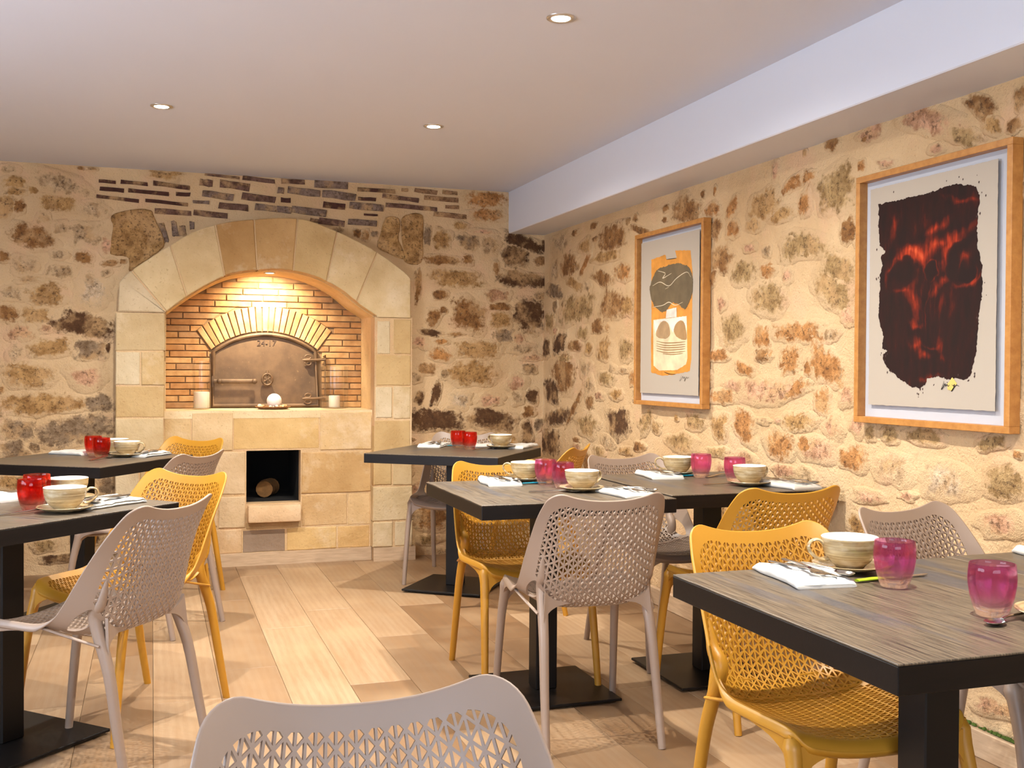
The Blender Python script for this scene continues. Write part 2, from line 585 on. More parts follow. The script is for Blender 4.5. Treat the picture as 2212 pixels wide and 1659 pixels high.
# ---- traced layout tables: metres on the wall planes
STONES_BACK = [
(-0.733,2.234,0.116,0.067,0,'o'),(-0.497,2.241,0.292,0.122,10,'l'),(-0.729,2.181,0.11,0.042,5,'o'),(-0.64,2.195,0.036,0.039,0,'o'),
(-0.513,2.129,0.248,0.086,0,'o'),(-0.791,2.093,0.097,0.134,20,'o'),(-0.715,2.1,0.058,0.078,0,'b'),(-0.638,1.93,0.222,0.128,12,'b'),
(-0.37,1.964,0.175,0.13,-10,'l'),(-0.49,1.987,0.1,0.065,0,'l'),(-0.366,1.819,0.094,0.065,10,'b'),(-0.791,1.81,0.045,0.057,0,'b'),
(-0.503,1.832,0.086,0.05,0,'l'),(-0.687,1.764,0.117,0.107,0,'l'),(-0.497,1.742,0.146,0.079,0,'l'),(-0.319,1.633,0.196,0.174,0,'w'),
(-0.566,1.604,0.178,0.115,-5,'y'),(-0.74,1.606,0.117,0.071,0,'l'),(-0.772,1.495,0.11,0.085,10,'b'),(-0.629,1.488,0.144,0.093,0,'o'),
(-0.366,1.439,0.317,0.138,6,'d2'),(-0.704,1.387,0.13,0.1,0,'p'),(-0.576,1.41,0.059,0.043,0,'p'),(-0.543,1.303,0.225,0.093,-8,'y'),
(-0.339,1.291,0.156,0.102,0,'gq'),(-0.242,1.307,0.02,0.044,0,'d'),(-0.39,2.334,0.027,0.014,0,'b'),(-0.326,2.335,0.054,0.014,0,'b'),
(0.07,2.324,0.169,0.048,3,'y'),(-0.758,2.307,0.097,0.049,0,'l'),(-0.227,1.796,0.089,0.036,-8,'b'),(-0.159,1.807,0.028,0.02,0,'b'),
(-0.255,1.736,0.075,0.044,-30,'l'),(-0.662,1.145,0.235,0.136,0,'y'),(-0.356,1.132,0.196,0.138,0,'p'),(-0.805,1.059,0.019,0.043,0,'b'),
(-0.59,0.977,0.422,0.118,0,'y2'),(-0.288,0.983,0.136,0.091,-8,'g'),(-0.721,0.838,0.176,0.118,0,'g2'),(-0.41,0.827,0.403,0.16,-8,'g2'),
(-0.747,0.718,0.149,0.093,0,'g2'),(-0.636,0.733,0.053,0.039,30,'g'),(-0.41,0.903,0.054,0.025,-15,'g'),(-0.747,0.539,0.162,0.078,0,'y'),
(-0.517,0.088,0.16,0.051,-4,'d'),(-0.583,0.167,0.119,0.065,0,'v'),(-0.254,0.503,0.082,0.095,0,'g'),(2.048,2.295,0.298,0.093,0,'r2'),
(2.074,2.195,0.248,0.077,-3,'r2'),(1.268,2.028,0.048,0.059,0,'b'),(1.212,2.037,0.043,0.039,0,'b'),(1.323,2.034,0.04,0.031,0,'g'),
(1.662,2.046,0.037,0.104,0,'g'),(1.759,2.022,0.108,0.12,0,'y'),(1.875,2.116,0.092,0.048,0,'o'),(1.93,2.01,0.127,0.089,0,'g3'),
(2.092,1.996,0.12,0.106,0,'l'),(2.04,2.084,0.153,0.033,0,'p'),(2.313,2.026,0.28,0.078,17,'d'),(2.252,1.929,0.165,0.131,0,'d'),
(2.462,2.008,0.044,0.083,15,'d'),(2.445,1.904,0.097,0.05,-8,'b'),(1.759,1.89,0.233,0.06,0,'b2'),(1.935,1.897,0.068,0.061,0,'b'),
(2.123,1.855,0.039,0.082,0,'b'),(1.856,1.776,0.335,0.105,5,'y'),(2.319,1.783,0.337,0.099,5,'d'),(1.756,1.665,0.104,0.056,-8,'b'),
(2.133,1.671,0.172,0.074,0,'p'),(2.15,1.598,0.147,0.041,0,'b'),(2.16,1.516,0.138,0.098,0,'yq'),(2.355,1.553,0.206,0.211,0,'d'),
(2.434,1.679,0.062,0.041,0,'g2'),(1.707,1.523,0.091,0.112,20,'b'),(1.774,1.569,0.042,0.036,0,'b'),(1.942,1.544,0.211,0.179,20,'b'),
(1.685,1.426,0.128,0.036,8,'dk'),(1.854,1.417,0.092,0.02,-5,'b'),(2.182,1.41,0.125,0.086,0,'g2'),(1.77,1.371,0.092,0.032,5,'r'),
(2.277,1.395,0.079,0.074,0,'p'),(1.994,1.317,0.281,0.106,0,'y'),(1.75,1.286,0.141,0.072,20,'r'),(2.304,1.329,0.166,0.074,0,'l'),
(2.375,1.272,0.132,0.041,0,'p'),(1.604,1.72,0.041,0.192,0,'b'),(1.664,1.19,0.103,0.072,0,'b'),(1.961,1.167,0.331,0.138,0,'y2'),  # tall narrow strip by the arch: a gap's shade given as a brown stone
(1.725,1.041,0.05,0.153,15,'d'),(1.615,1.014,0.045,0.076,10,'d'),(1.886,0.993,0.139,0.097,0,'w'),(2.09,0.988,0.172,0.082,0,'p'),
(2.271,1.107,0.14,0.091,0,'p'),(2.381,1.011,0.071,0.083,0,'d'),(2.36,0.912,0.092,0.058,0,'b'),(2.28,1.008,0.087,0.091,0,'l'),
(1.727,0.864,0.349,0.133,0,'d'),(2.099,0.869,0.309,0.123,8,'d'),(2.347,0.767,0.07,0.174,-6,'d'),(2.435,0.832,0.053,0.067,0,'g'),
(2.366,1.19,0.097,0.05,0,'g'),(1.576,0.742,0.025,0.016,0,'d'),(1.702,0.236,0.174,0.161,0,'b2'),(1.69,0.099,0.149,0.057,0,'v'),
(1.765,0.015,0.134,0.057,0,'l'),
]
STONES_RIGHT = [
(6.3,1.998,0.306,0.135,0,'l'),(6.068,2.03,0.082,0.035,0,'b2'),(5.776,2.039,0.094,0.033,0,'b'),(5.755,1.956,0.084,0.022,0,'b'),
(5.897,1.931,0.194,0.083,0,'o'),(5.496,1.934,0.37,0.141,0,'b2'),(5.581,1.84,0.407,0.057,0,'o'),(5.211,2.013,0.055,0.034,0,'b'),
(5.306,2.001,0.049,0.027,0,'b'),(4.858,2.01,0.069,0.029,0,'b'),(4.863,1.957,0.056,0.019,0,'b2'),(4.631,1.97,0.256,0.128,-20,'b'),
(5.132,1.933,0.275,0.033,-15,'b'),(4.476,2.022,0.03,0.03,0,'b'),(4.364,2.028,0.025,0.035,0,'r'),(4.386,1.942,0.14,0.052,0,'r'),
(4.209,1.923,0.104,0.067,30,'r'),(4.35,1.844,0.104,0.087,0,'b'),(4.198,1.826,0.098,0.073,0,'r'),(3.933,1.895,0.214,0.114,0,'y'),
(4.021,1.826,0.111,0.054,0,'y'),(3.729,1.954,0.125,0.046,10,'r'),(3.645,1.856,0.069,0.082,0,'r'),(3.629,1.965,0.051,0.045,0,'r'),
(6.158,1.842,0.252,0.129,0,'b2'),(5.905,1.827,0.175,0.045,40,'r'),(5.65,1.721,0.271,0.08,-15,'b2'),(5.358,1.732,0.23,0.083,0,'r'),
(6.073,1.719,0.266,0.062,-15,'y'),(6.416,1.696,0.271,0.073,-10,'g2'),(6.418,1.829,0.135,0.146,0,'l'),(6.029,1.567,0.628,0.165,0,'v2'),
(5.506,1.561,0.32,0.141,0,'b'),(5.306,1.543,0.146,0.103,0,'y'),(6.403,1.602,0.09,0.065,0,'g2'),(6.492,1.509,0.15,0.123,0,'v'),
(5.718,1.445,0.166,0.073,0,'b'),(5.937,1.415,0.197,0.076,0,'v2'),(5.574,1.433,0.044,0.036,0,'b'),(6.31,1.366,0.219,0.112,10,'d'),
(6.056,1.341,0.204,0.069,0,'b'),(6.547,1.33,0.14,0.107,0,'d'),(5.616,1.315,0.17,0.115,0,'y'),(5.317,1.304,0.179,0.103,0,'v2'),
(6.221,1.262,0.214,0.039,0,'v2'),(4.296,1.704,0.215,0.109,0,'b'),(4.386,1.622,0.082,0.064,0,'b'),(4.099,1.633,0.188,0.102,-10,'v'),
(3.918,1.62,0.107,0.053,0,'r'),(4.049,1.727,0.102,0.033,0,'p'),(3.915,1.699,0.058,0.042,0,'l'),(3.698,1.695,0.22,0.096,0,'v3'),
(4.287,1.5,0.068,0.069,25,'p'),(3.906,1.495,0.251,0.127,0,'v3'),(4.191,1.383,0.217,0.135,0,'v3'),(3.957,1.343,0.118,0.086,0,'r'),
(3.71,1.352,0.257,0.066,0,'r3'),(3.941,1.263,0.108,0.048,0,'b'),(3.748,1.256,0.126,0.041,15,'r'),(4.328,1.264,0.16,0.052,0,'r'),
(3.759,1.584,0.063,0.061,0,'p'),(6.241,1.163,0.344,0.229,0,'b2'),(5.884,1.195,0.175,0.105,0,'l'),(6.449,1.055,0.251,0.146,-15,'d'),
(5.569,1.146,0.212,0.071,0,'v2'),(5.332,1.194,0.131,0.034,0,'l'),(5.234,1.15,0.079,0.081,0,'r'),(4.092,1.206,0.136,0.052,-15,'r'),
(3.735,1.238,0.135,0.082,35,'r'),(3.616,1.21,0.043,0.055,0,'r'),(5.683,1.043,0.128,0.044,0,'p'),(5.437,1.057,0.152,0.056,0,'o'),
(5.813,0.999,0.114,0.074,0,'b2'),(6.039,0.976,0.305,0.046,40,'b2'),(6.345,0.889,0.477,0.096,8,'d'),(5.858,0.859,0.289,0.127,0,'v2'),
(5.401,0.904,0.276,0.15,0,'d'),(5.061,0.928,0.194,0.086,30,'v'),(4.943,0.901,0.101,0.065,0,'v3'),(4.717,0.96,0.04,0.037,0,'o'),
(4.531,0.948,0.173,0.078,0,'v3'),(4.294,0.94,0.141,0.109,0,'y'),(4.087,0.953,0.177,0.115,-25,'r'),(4.285,1.075,0.203,0.066,0,'r3'),
(3.948,1.111,0.315,0.101,0,'p2'),(3.71,1.121,0.186,0.056,20,'r3'),(3.686,0.99,0.193,0.066,0,'o'),(3.936,0.983,0.108,0.027,0,'l'),
(6.477,0.72,0.311,0.155,0,'dq'),(6.776,0.674,0.075,0.102,0,'d'),(5.668,0.724,0.146,0.051,0,'v2'),(6.024,0.762,0.101,0.031,0,'b'),
(5.142,0.787,0.123,0.037,0,'b'),(5.324,0.75,0.131,0.041,0,'o'),(4.655,0.837,0.272,0.086,0,'v3'),(5.874,0.648,0.116,0.112,0,'b2'),
(4.314,0.82,0.16,0.04,0,'v'),(3.811,0.89,0.162,0.093,0,'r3'),(3.623,0.898,0.103,0.065,0,'r3'),(3.781,0.789,0.147,0.031,0,'p'),
(4.074,0.811,0.145,0.055,0,'p'),(2.953,2.038,0.295,0.08,-20,'p2'),(3.468,2.064,0.075,0.053,-15,'b2'),(3.649,2.065,0.026,0.02,0,'b'),
(3.268,2.043,0.032,0.027,0,'b'),(2.696,2.026,0.144,0.051,-40,'b'),(2.651,1.961,0.068,0.047,-30,'y'),(2.541,2.012,0.039,0.068,0,'b'),
(2.557,1.939,0.059,0.034,0,'b'),(2.771,1.947,0.128,0.048,-20,'v'),(2.897,1.935,0.066,0.029,0,'p'),(3.735,1.957,0.125,0.043,20,'r'),
(3.618,1.965,0.085,0.04,0,'r'),(3.292,1.949,0.036,0.037,0,'r'),(3.642,1.86,0.064,0.095,10,'r'),(3.434,1.882,0.219,0.162,0,'v3'),
(3.901,1.913,0.125,0.09,0,'y'),(3.806,1.837,0.166,0.052,0,'o'),(3.855,2.026,0.047,0.063,0,'p'),(3.362,1.722,0.091,0.084,0,'b'),
(3.635,1.7,0.343,0.09,-8,'v'),(3.421,1.587,0.21,0.109,-20,'v2'),(3.905,1.618,0.087,0.058,0,'r'),(3.151,1.931,0.082,0.022,-10,'p'),
(3.229,2.058,0.127,0.063,0,'p'),(3.443,1.499,0.244,0.114,-25,'v2'),(3.884,1.501,0.172,0.121,0,'v3'),(3.672,1.353,0.332,0.075,-5,'r3'),
(3.74,1.238,0.135,0.092,-25,'r'),(3.501,1.222,0.234,0.116,-25,'r3'),(3.364,1.405,0.083,0.07,0,'p'),(3.924,1.334,0.058,0.074,0,'r'),
(3.909,1.265,0.058,0.032,0,'r'),(3.802,1.114,0.342,0.083,10,'p2'),(3.515,1.076,0.106,0.092,0,'r'),(3.366,1.105,0.083,0.075,0,'p2'),
(3.656,0.987,0.226,0.05,10,'o'),(3.818,0.991,0.056,0.026,0,'p'),(3.438,0.981,0.118,0.079,0,'p2'),(3.793,0.892,0.175,0.101,0,'r3'),
(3.553,0.889,0.224,0.088,0,'p2'),(3.317,0.874,0.156,0.084,0,'r3'),(3.769,0.785,0.146,0.046,0,'p'),(3.225,0.977,0.05,0.054,0,'v2'),
(3.114,0.979,0.08,0.057,0,'v2'),(2.929,0.982,0.177,0.05,0,'v'),(2.636,0.977,0.114,0.043,10,'v'),(2.526,0.954,0.029,0.023,0,'r'),
(3.098,0.855,0.166,0.098,0,'l'),(2.833,0.843,0.227,0.098,0,'w'),(2.583,0.861,0.152,0.092,0,'v3'),(3.225,0.742,0.139,0.044,0,'p'),
(3.016,0.769,0.074,0.027,0,'p'),(2.595,0.73,0.18,0.065,10,'p2'),
]
BRICKS_BACK = [
(-0.246,2.267,0.092,0.02,3,'k'),(-0.097,2.269,0.149,0.023,2,'k'),(0.109,2.266,0.208,0.027,5,'k'),(-0.219,2.223,0.133,0.025,2,'k'),
(-0.018,2.219,0.223,0.025,2,'k'),(0.175,2.219,0.082,0.024,0,'k'),(-0.188,2.172,0.233,0.02,4,'k'),(0.085,2.164,0.24,0.022,3,'k'),
(0.119,2.11,0.202,0.033,2,'m'),(0.331,2.109,0.195,0.036,4,'m'),(0.305,2.294,0.076,0.043,4,'m'),(0.374,2.223,0.181,0.041,6,'h'),
(0.473,2.288,0.172,0.047,5,'m'),(0.613,2.222,0.201,0.044,4,'m'),(0.465,2.161,0.172,0.039,3,'m'),(0.277,2.177,0.093,0.021,0,'h'),
(0.399,2.34,0.204,0.017,3,'m'),(0.613,2.332,0.193,0.027,4,'m'),(0.658,2.164,0.134,0.04,3,'h'),(0.071,1.992,0.034,0.122,-15,'h'),
(0.122,2.013,0.037,0.089,-6,'h'),(0.17,2.004,0.039,0.067,-4,'h'),(0.223,2.036,0.027,0.048,-2,'h'),(0.817,2.333,0.144,0.031,0,'m'),
(1.051,2.331,0.213,0.048,0,'h'),(0.745,2.275,0.041,0.037,3,'h'),(0.882,2.274,0.198,0.043,4,'h'),(1.099,2.265,0.207,0.048,4,'h'),
(0.776,2.216,0.057,0.031,0,'k'),(1.334,2.31,0.239,0.026,0,'k'),(1.275,2.252,0.111,0.022,0,'k'),(1.491,2.27,0.235,0.029,4,'m'),
(1.654,2.323,0.148,0.029,4,'n'),(1.515,2.323,0.041,0.02,0,'m'),(1.811,2.324,0.1,0.027,2,'n'),(1.753,2.281,0.224,0.029,2,'n'),
(1.071,2.2,0.14,0.036,3,'k'),(1.271,2.205,0.214,0.045,2,'h'),(1.56,2.217,0.334,0.029,2,'m'),(1.828,2.232,0.092,0.024,0,'n'),
(0.765,2.158,0.091,0.04,4,'h'),(0.917,2.157,0.207,0.045,5,'h'),(1.299,2.155,0.087,0.014,0,'k'),(1.816,2.178,0.217,0.031,3,'n'),
(1.056,2.096,0.163,0.043,6,'m'),(1.248,2.103,0.182,0.038,2,'h'),(0.955,2.102,0.069,0.023,8,'m'),
]
SLABS_BACK = [

([(-0.221,2.073),(-0.118,2.111),(-0.013,2.116),(0.011,2.077),(0.071,1.925),(0.008,1.849),(-0.055,1.802),(-0.124,1.752),(-0.128,1.829),(-0.193,1.841),(-0.231,1.854),(-0.224,1.927),(-0.214,2.007)],'y'),
([(1.395,2.144),(1.475,2.144),(1.484,2.081),(1.476,2.01),(1.501,1.955),(1.517,1.885),(1.404,1.92),(1.34,1.956),(1.363,2.044)],'o'),
([(1.496,2.137),(1.54,2.171),(1.63,2.168),(1.635,2.009),(1.623,1.865),(1.517,1.869),(1.509,1.948),(1.496,2.019)],'gy'),
]
ARCH_IN = [
(0.081,1.514),(0.175,1.589),(0.291,1.668),(0.421,1.737),(0.539,1.766),(0.698,1.782),(0.84,1.771),(0.97,1.736),(1.103,1.667),(1.21,1.583),
(1.312,1.519),
]
ARCH_OUT = [
(-0.18,1.68),(-0.123,1.743),(-0.007,1.829),(0.111,1.914),(0.236,1.993),(0.357,2.039),(0.485,2.067),(0.631,2.086),(0.714,2.094),(0.862,2.095),
(1.014,2.052),(1.167,1.99),(1.323,1.913),(1.481,1.806),(1.532,1.757),
]
ARCH_J = [
((-0.11,1.748),(0.057,1.494)),((0.102,1.906),(0.195,1.605)),((0.353,2.036),(0.409,1.728)),((0.576,2.077),(0.596,1.768)),((0.832,2.093),(0.808,1.775)),
((1.072,2.029),(1.008,1.717)),((1.32,1.913),(1.192,1.601)),
]
PIL_L = [
(-0.195,0.075,1.287,1.505),(-0.195,-0.062,1.089,1.281),(-0.057,0.072,1.089,1.282),(-0.195,0.07,0.902,1.084),(-0.197,0.068,0.68,0.897),
(-0.197,-0.069,0.45,0.677),(-0.064,0.068,0.446,0.674),(-0.199,0.066,0.132,0.442),
]
PIL_R = [
(1.32,1.401,1.282,1.488),(1.422,1.533,1.283,1.499),(1.315,1.534,1.087,1.277),(1.313,1.415,0.886,1.079),(1.423,1.532,0.88,1.084),
(1.305,1.533,0.647,0.872),(1.303,1.414,0.47,0.637),(1.422,1.543,0.466,0.64),(1.301,1.547,0.246,0.459),(1.299,1.421,0.061,0.24),
(1.436,1.551,0.055,0.24),
]
PANEL = [
(0.073,0.222,0.703,0.927),(0.227,0.461,0.696,0.925),(0.467,0.975,0.701,0.925),(0.983,1.302,0.687,0.925),(0.071,0.294,0.442,0.691),
(0.299,0.532,0.432,0.687),(0.871,1.298,0.424,0.677),(0.071,0.374,0.243,0.427),(0.379,0.535,0.23,0.419),(0.872,1.148,0.224,0.415),
(1.156,1.296,0.22,0.414),(0.072,0.284,0.08,0.231),(0.289,0.514,0.068,0.221),(0.522,0.772,0.059,0.213),(0.783,1.085,0.053,0.215),
(1.094,1.291,0.051,0.213),(0.541,0.867,0.219,0.256),
]
P1C = (4.753,1.459,0.737,0.888)
P2C = (2.89,1.454,0.74,0.882)
P1_PAPER = (-0.3304,0.297,-0.3835,0.399)
P1_ORANGE = [(-0.2099,0.304),(-0.0547,0.3131),(-0.0405,0.2867),(0.0695,0.2849),(0.053,0.3221),(0.2075,0.3093),(0.2305,0.2028),(0.2305,-0.0057),(0.2255,-0.2085),(0.2141,-0.2686),(0.0797,-0.2815),(0.0666,-0.2847),(-0.0686,-0.2932),(-0.2037,-0.277),(-0.2063,-0.1382),(-0.2047,0.0165)]
P1_CREAM = [(-0.1797,-0.0067),(0.1779,-0.0034),(0.1879,-0.2082),(0.1757,-0.2356),(0.0793,-0.2631),(-0.111,-0.2669),(-0.1755,-0.2415),(-0.1833,-0.0487)]
P1_WHITE = [(-0.1753,-0.0101),(0.1715,-0.0043),(0.1815,-0.0637),(0.14,-0.0229),(0.0751,-0.0295),(0.0363,-0.0774),(-0.0185,-0.0258),(-0.1014,-0.0195),(-0.1569,-0.078)]
P1_BLOB = [(-0.2261,0.1504),(-0.1908,0.2058),(-0.1344,0.246),(-0.0236,0.2552),(0.0831,0.2579),(0.1862,0.2335),(0.227,0.1912),(0.238,0.1308),(0.2166,0.0786),(0.1582,0.0307),(0.0932,0.0585),(0.0203,0.0656),(-0.0468,0.0286),(-0.1307,0.0422),(-0.1958,0.0872)]
P1_NECK = [(-0.0305,0.0371),(0.0738,0.043),(0.0747,-0.0037),(-0.0394,-0.005)]
P1_LOBE1 = [(-0.1453,-0.0911),(-0.1221,-0.0441),(-0.0736,-0.0187),(-0.0212,-0.0289),(0.0069,-0.0827),(-0.0444,-0.1064)]
P1_LOBE2 = [(0.0467,-0.0654),(0.0882,-0.0269),(0.1465,-0.0292),(0.1728,-0.0755),(0.1736,-0.1177),(0.083,-0.1033)]
P1_LINES = [[(-0.142,-0.1167),(-0.044,-0.1277),(0.0769,-0.1289),(0.1674,-0.126)],[(-0.1417,-0.1295),(-0.0438,-0.1402),(0.0771,-0.1412),(0.1676,-0.1381)],[(-0.1415,-0.141),(-0.0436,-0.1515),(0.0773,-0.1523),(0.1678,-0.1489)],[(-0.1413,-0.1525),(-0.0434,-0.1628),(0.0775,-0.1633),(0.168,-0.1598)],[(-0.1411,-0.1652),(-0.0431,-0.1754),(0.0778,-0.1756),(0.1682,-0.1719)],[(-0.0706,-0.1813),(0.0382,-0.1862),(0.1428,-0.1813)]]
P1_CURLS = [[(-0.1901,0.1672),(-0.105,0.1802),(-0.0082,0.1543),(0.0713,0.1854),(0.1741,0.2075),(0.2185,0.1799)],[(-0.1342,0.2396),(-0.0503,0.22),(-0.0775,0.197),(0.0177,0.2144)],[(-0.1881,0.0579),(-0.075,0.0614),(-0.0067,0.0733),(0.0605,0.0541),(0.1384,0.0651)],[(-0.0489,0.1415),(-0.0081,0.1481)]]
P1_INK = [[(-0.0378,0.2877),(0.0164,0.2857),(0.0695,0.2849)],[(-0.0551,-0.273),(-0.0003,-0.282),(0.0665,-0.2834)]]
P1_SIGN = [[(0.1319,-0.2872),(0.1218,-0.3025),(0.113,-0.316),(0.1322,-0.3054),(0.1448,-0.2932),(0.1514,-0.3022),(0.1641,-0.296),(0.168,-0.305),(0.1606,-0.3172),(0.1769,-0.3019),(0.1856,-0.2958),(0.1908,-0.303),(0.202,-0.2968),(0.2084,-0.3016)]]
P2_PAPER = (-0.3133,0.2919,-0.376,0.391)
P2_BLOB = [(-0.267,0.3324),(-0.2029,0.3341),(-0.17,0.3345),(-0.1058,0.3318),(-0.0194,0.3321),(0.0859,0.3423),(0.1365,0.3381),(0.2019,0.3217),(0.2184,0.2919),(0.2091,0.2154),(0.2104,0.1373),(0.23,0.077),(0.2336,0.0189),(0.2317,-0.0236),(0.2195,-0.0813),(0.2154,-0.1513),(0.2109,-0.1981),(0.1955,-0.2411),(0.1853,-0.2727),(0.1581,-0.2809),(0.1247,-0.2753),(0.0852,-0.2838),(0.0678,-0.2758),(0.0386,-0.2741),(-0.0089,-0.2787),(-0.0175,-0.3038),(-0.0448,-0.3135),(-0.0758,-0.3112),(-0.1333,-0.2887),(-0.1994,-0.2546),(-0.237,-0.215),(-0.2339,-0.1974),(-0.2106,-0.1867),(-0.2377,-0.1753),(-0.2316,-0.1358),(-0.2634,-0.0729),(-0.2579,0.0066),(-0.2536,0.0726),(-0.2557,0.0768),(-0.2427,0.1154),(-0.2501,0.147),(-0.2267,0.1623),(-0.261,0.1879),(-0.2656,0.2548)]
P2_BAND = [(-0.2034,0.173),(-0.0781,0.1801),(0.0425,0.1819),(0.1557,0.1808),(0.2017,0.1812),(0.2104,0.1393),(0.1779,0.1565),(0.1257,0.1544),(0.0722,0.14),(0.0407,0.1146),(-0.0158,0.1201),(-0.0582,0.1073),(-0.0827,0.0885),(-0.1209,0.1045),(-0.1535,0.1333),(-0.1797,0.1358),(-0.2395,0.1218),(-0.2366,0.1501)]
P2_ARCS = [[(-0.2069,0.1821),(-0.0782,0.1851),(0.0714,0.1887),(0.2043,0.1829)],[(-0.0674,0.0998),(-0.04,0.1182),(0.0082,0.1178),(0.0381,0.0985),(0.0209,0.0713)],[(0.0418,0.0532),(0.044,0.0939),(0.0664,0.1406),(0.1229,0.1587),(0.178,0.1526),(0.2214,0.1167)],[(0.0906,0.0695),(0.1236,0.1147),(0.1565,0.1312)]]
P2_PETALS = [[(-0.2387,0.0799),(-0.2057,0.1121),(-0.1533,0.1204),(-0.1081,0.0991),(-0.076,0.0626),(-0.1392,0.0504),(-0.2047,0.0509)],[(0.1016,0.0846),(0.1454,0.1363),(0.1999,0.1267),(0.2248,0.0736),(0.2231,0.0194),(0.1585,0.0162),(0.1025,0.0363)]]
P2_GLOW = [[(-0.0232,0.2039),(-0.0116,0.2274),(0.0418,0.2248),(0.0934,0.2364),(0.0881,0.215),(0.0305,0.1976)],[(-0.1449,0.0082),(-0.1063,-0.0028),(-0.0557,-0.0395),(-0.0122,-0.0833),(-0.0118,-0.1083),(-0.0612,-0.0771),(-0.1057,-0.0369)],[(-0.108,-0.0857),(-0.0672,-0.0895),(-0.0331,-0.1054),(-0.0794,-0.1059)],[(-0.0946,-0.1351),(-0.057,-0.1403),(-0.0537,-0.1572),(-0.0844,-0.1778),(-0.0973,-0.1606)],[(-0.075,-0.1779),(-0.0411,-0.1722),(-0.0044,-0.1873),(-0.0405,-0.2057),(-0.0684,-0.1991)],[(-0.0085,0.0493),(0.0333,0.0337),(0.0162,0.002),(-0.0139,0.0123)],[(0.0389,0.0497),(0.0738,0.047),(0.051,0.0243)],[(-0.0455,0.0811),(0.0087,0.0888),(0.027,0.0585),(-0.0204,0.0415)],[(-0.0514,-0.2876),(-0.0091,-0.2662),(0.0504,-0.274),(-0.0086,-0.2953)],[(0.0377,-0.2207),(0.0725,-0.2128),(0.0671,-0.2331)]]
P2_STREAK = [[(-0.2136,0.1828),(-0.2145,0.2353),(-0.1953,0.2765),(-0.1116,0.3037)],[(0.0343,0.3199),(0.1148,0.3036),(0.1595,0.2772),(0.1872,0.2457)],[(-0.0084,0.041),(-0.0103,-0.0211),(-0.0122,-0.0875),(-0.0142,-0.1456)],[(0.054,-0.1473),(0.0718,-0.1721),(0.0666,-0.2046)],[(-0.0537,-0.1572),(-0.011,-0.1582),(0.0369,-0.1756)],[(-0.0789,0.2274),(-0.06,0.2083)],[(0.1444,0.2),(0.1635,0.2016)]]
P2_YELLOW = [(0.1106,-0.2734),(0.1306,-0.2932),(0.1086,-0.3177),(0.0886,-0.3161),(0.0855,-0.298)]
P2_SIGN = [[(0.072,-0.2868),(0.0682,-0.2982),(0.0598,-0.3147),(0.0695,-0.3055),(0.0768,-0.2961),(0.0798,-0.3029),(0.0866,-0.2979),(0.0913,-0.3039),(0.098,-0.2986)],[(0.1082,-0.2976),(0.1139,-0.3023),(0.1195,-0.2974),(0.1152,-0.3095),(0.1058,-0.3198),(0.1168,-0.3075),(0.1279,-0.2993),(0.1408,-0.303)]]
P2_FIELD = [(0.036,0.2174,0.0635,0.0225,25,0.9,0),(-0.0179,0.2448,0.0359,0.0541,0,0.35,0),(0.154,0.278,0.0435,0.0277,0,0.3,0),(-0.2047,0.2429,0.0186,0.0698,-8,0.6,0),(0.1205,0.2968,0.0767,0.0072,-18,0.55,0),(0.0313,0.1504,0.1845,0.0254,10,1.0,0),(-0.0898,0.1356,0.0739,0.0212,-20,0.8,0),(-0.1459,0.0681,0.0823,0.0603,0,0.5,1),(0.0029,0.0832,0.0414,0.031,0,0.6,1),(0.1519,0.0802,0.0913,0.0754,0,0.75,1),(0.1631,0.0673,0.0513,0.0515,0,0.55,1),(0.1787,0.1092,0.0323,0.0158,30,0.5,0),(-0.0743,-0.0385,0.026,0.0634,38,0.8,0),(-0.0733,-0.0956,0.0401,0.0093,-15,0.7,0),(-0.0786,-0.1525,0.0249,0.0233,20,0.7,0),(-0.0378,-0.189,0.0394,0.0176,0,0.85,0),(0.0098,0.0272,0.0237,0.0248,0,0.7,0),(0.0508,0.0406,0.0185,0.0184,0,0.8,0),(-0.0128,-0.0501,0.0048,0.0998,0,0.5,0),(0.0604,-0.1801,0.0144,0.0306,20,0.5,0),(0.0011,-0.1605,0.0502,0.0066,-12,0.55,0),(-0.0089,-0.2787,0.0564,0.0141,0,0.7,0),(0.0922,-0.0271,0.0395,0.0565,0,0.3,0),(-0.1002,0.0096,0.056,0.034,0,0.3,0),(0.0668,-0.2188,0.0259,0.0122,0,0.4,0),(-0.1714,0.0402,0.0389,0.026,0,0.25,0)]
# ------------------------------------------------------------------ the room
XR, YB, ZC = 2.46, 6.62, 2.35          # right wall, back wall, ceiling
XL, YF = -2.8, -2.5                    # left wall and the wall behind the camera
NICHE_Y = 7.0
rng = random.Random(7)


def wob(x, y, z, a=0.004):
    return a * (noise.noise((x * 2.3, y * 2.3, z * 2.3)) + 0.6 * noise.noise((x * 7.1, y * 7.1, z * 7.1)))


def in_poly(poly, x, y):
    c = False
    for i in range(len(poly)):
        (x0, y0), (x1, y1) = poly[i - 1], poly[i]
        if (y0 > y) != (y1 > y) and x < (x1 - x0) * (y - y0) / (y1 - y0) + x0: c = not c
    return c


# hole behind the oven surround
hole = [(-0.06, -1), (-0.06, 1.52)] + [((a[0] * 0.5 + b[0] * 0.5), (a[1] * 0.5 + b[1] * 0.5)) for a, b in
        ((ARCH_IN[1], ARCH_OUT[2]), (ARCH_IN[3], ARCH_OUT[5]), (ARCH_IN[5], ARCH_OUT[8]), (ARCH_IN[7], ARCH_OUT[10]), (ARCH_IN[9], ARCH_OUT[12]))] + [(1.44, 1.52), (1.44, -1)]


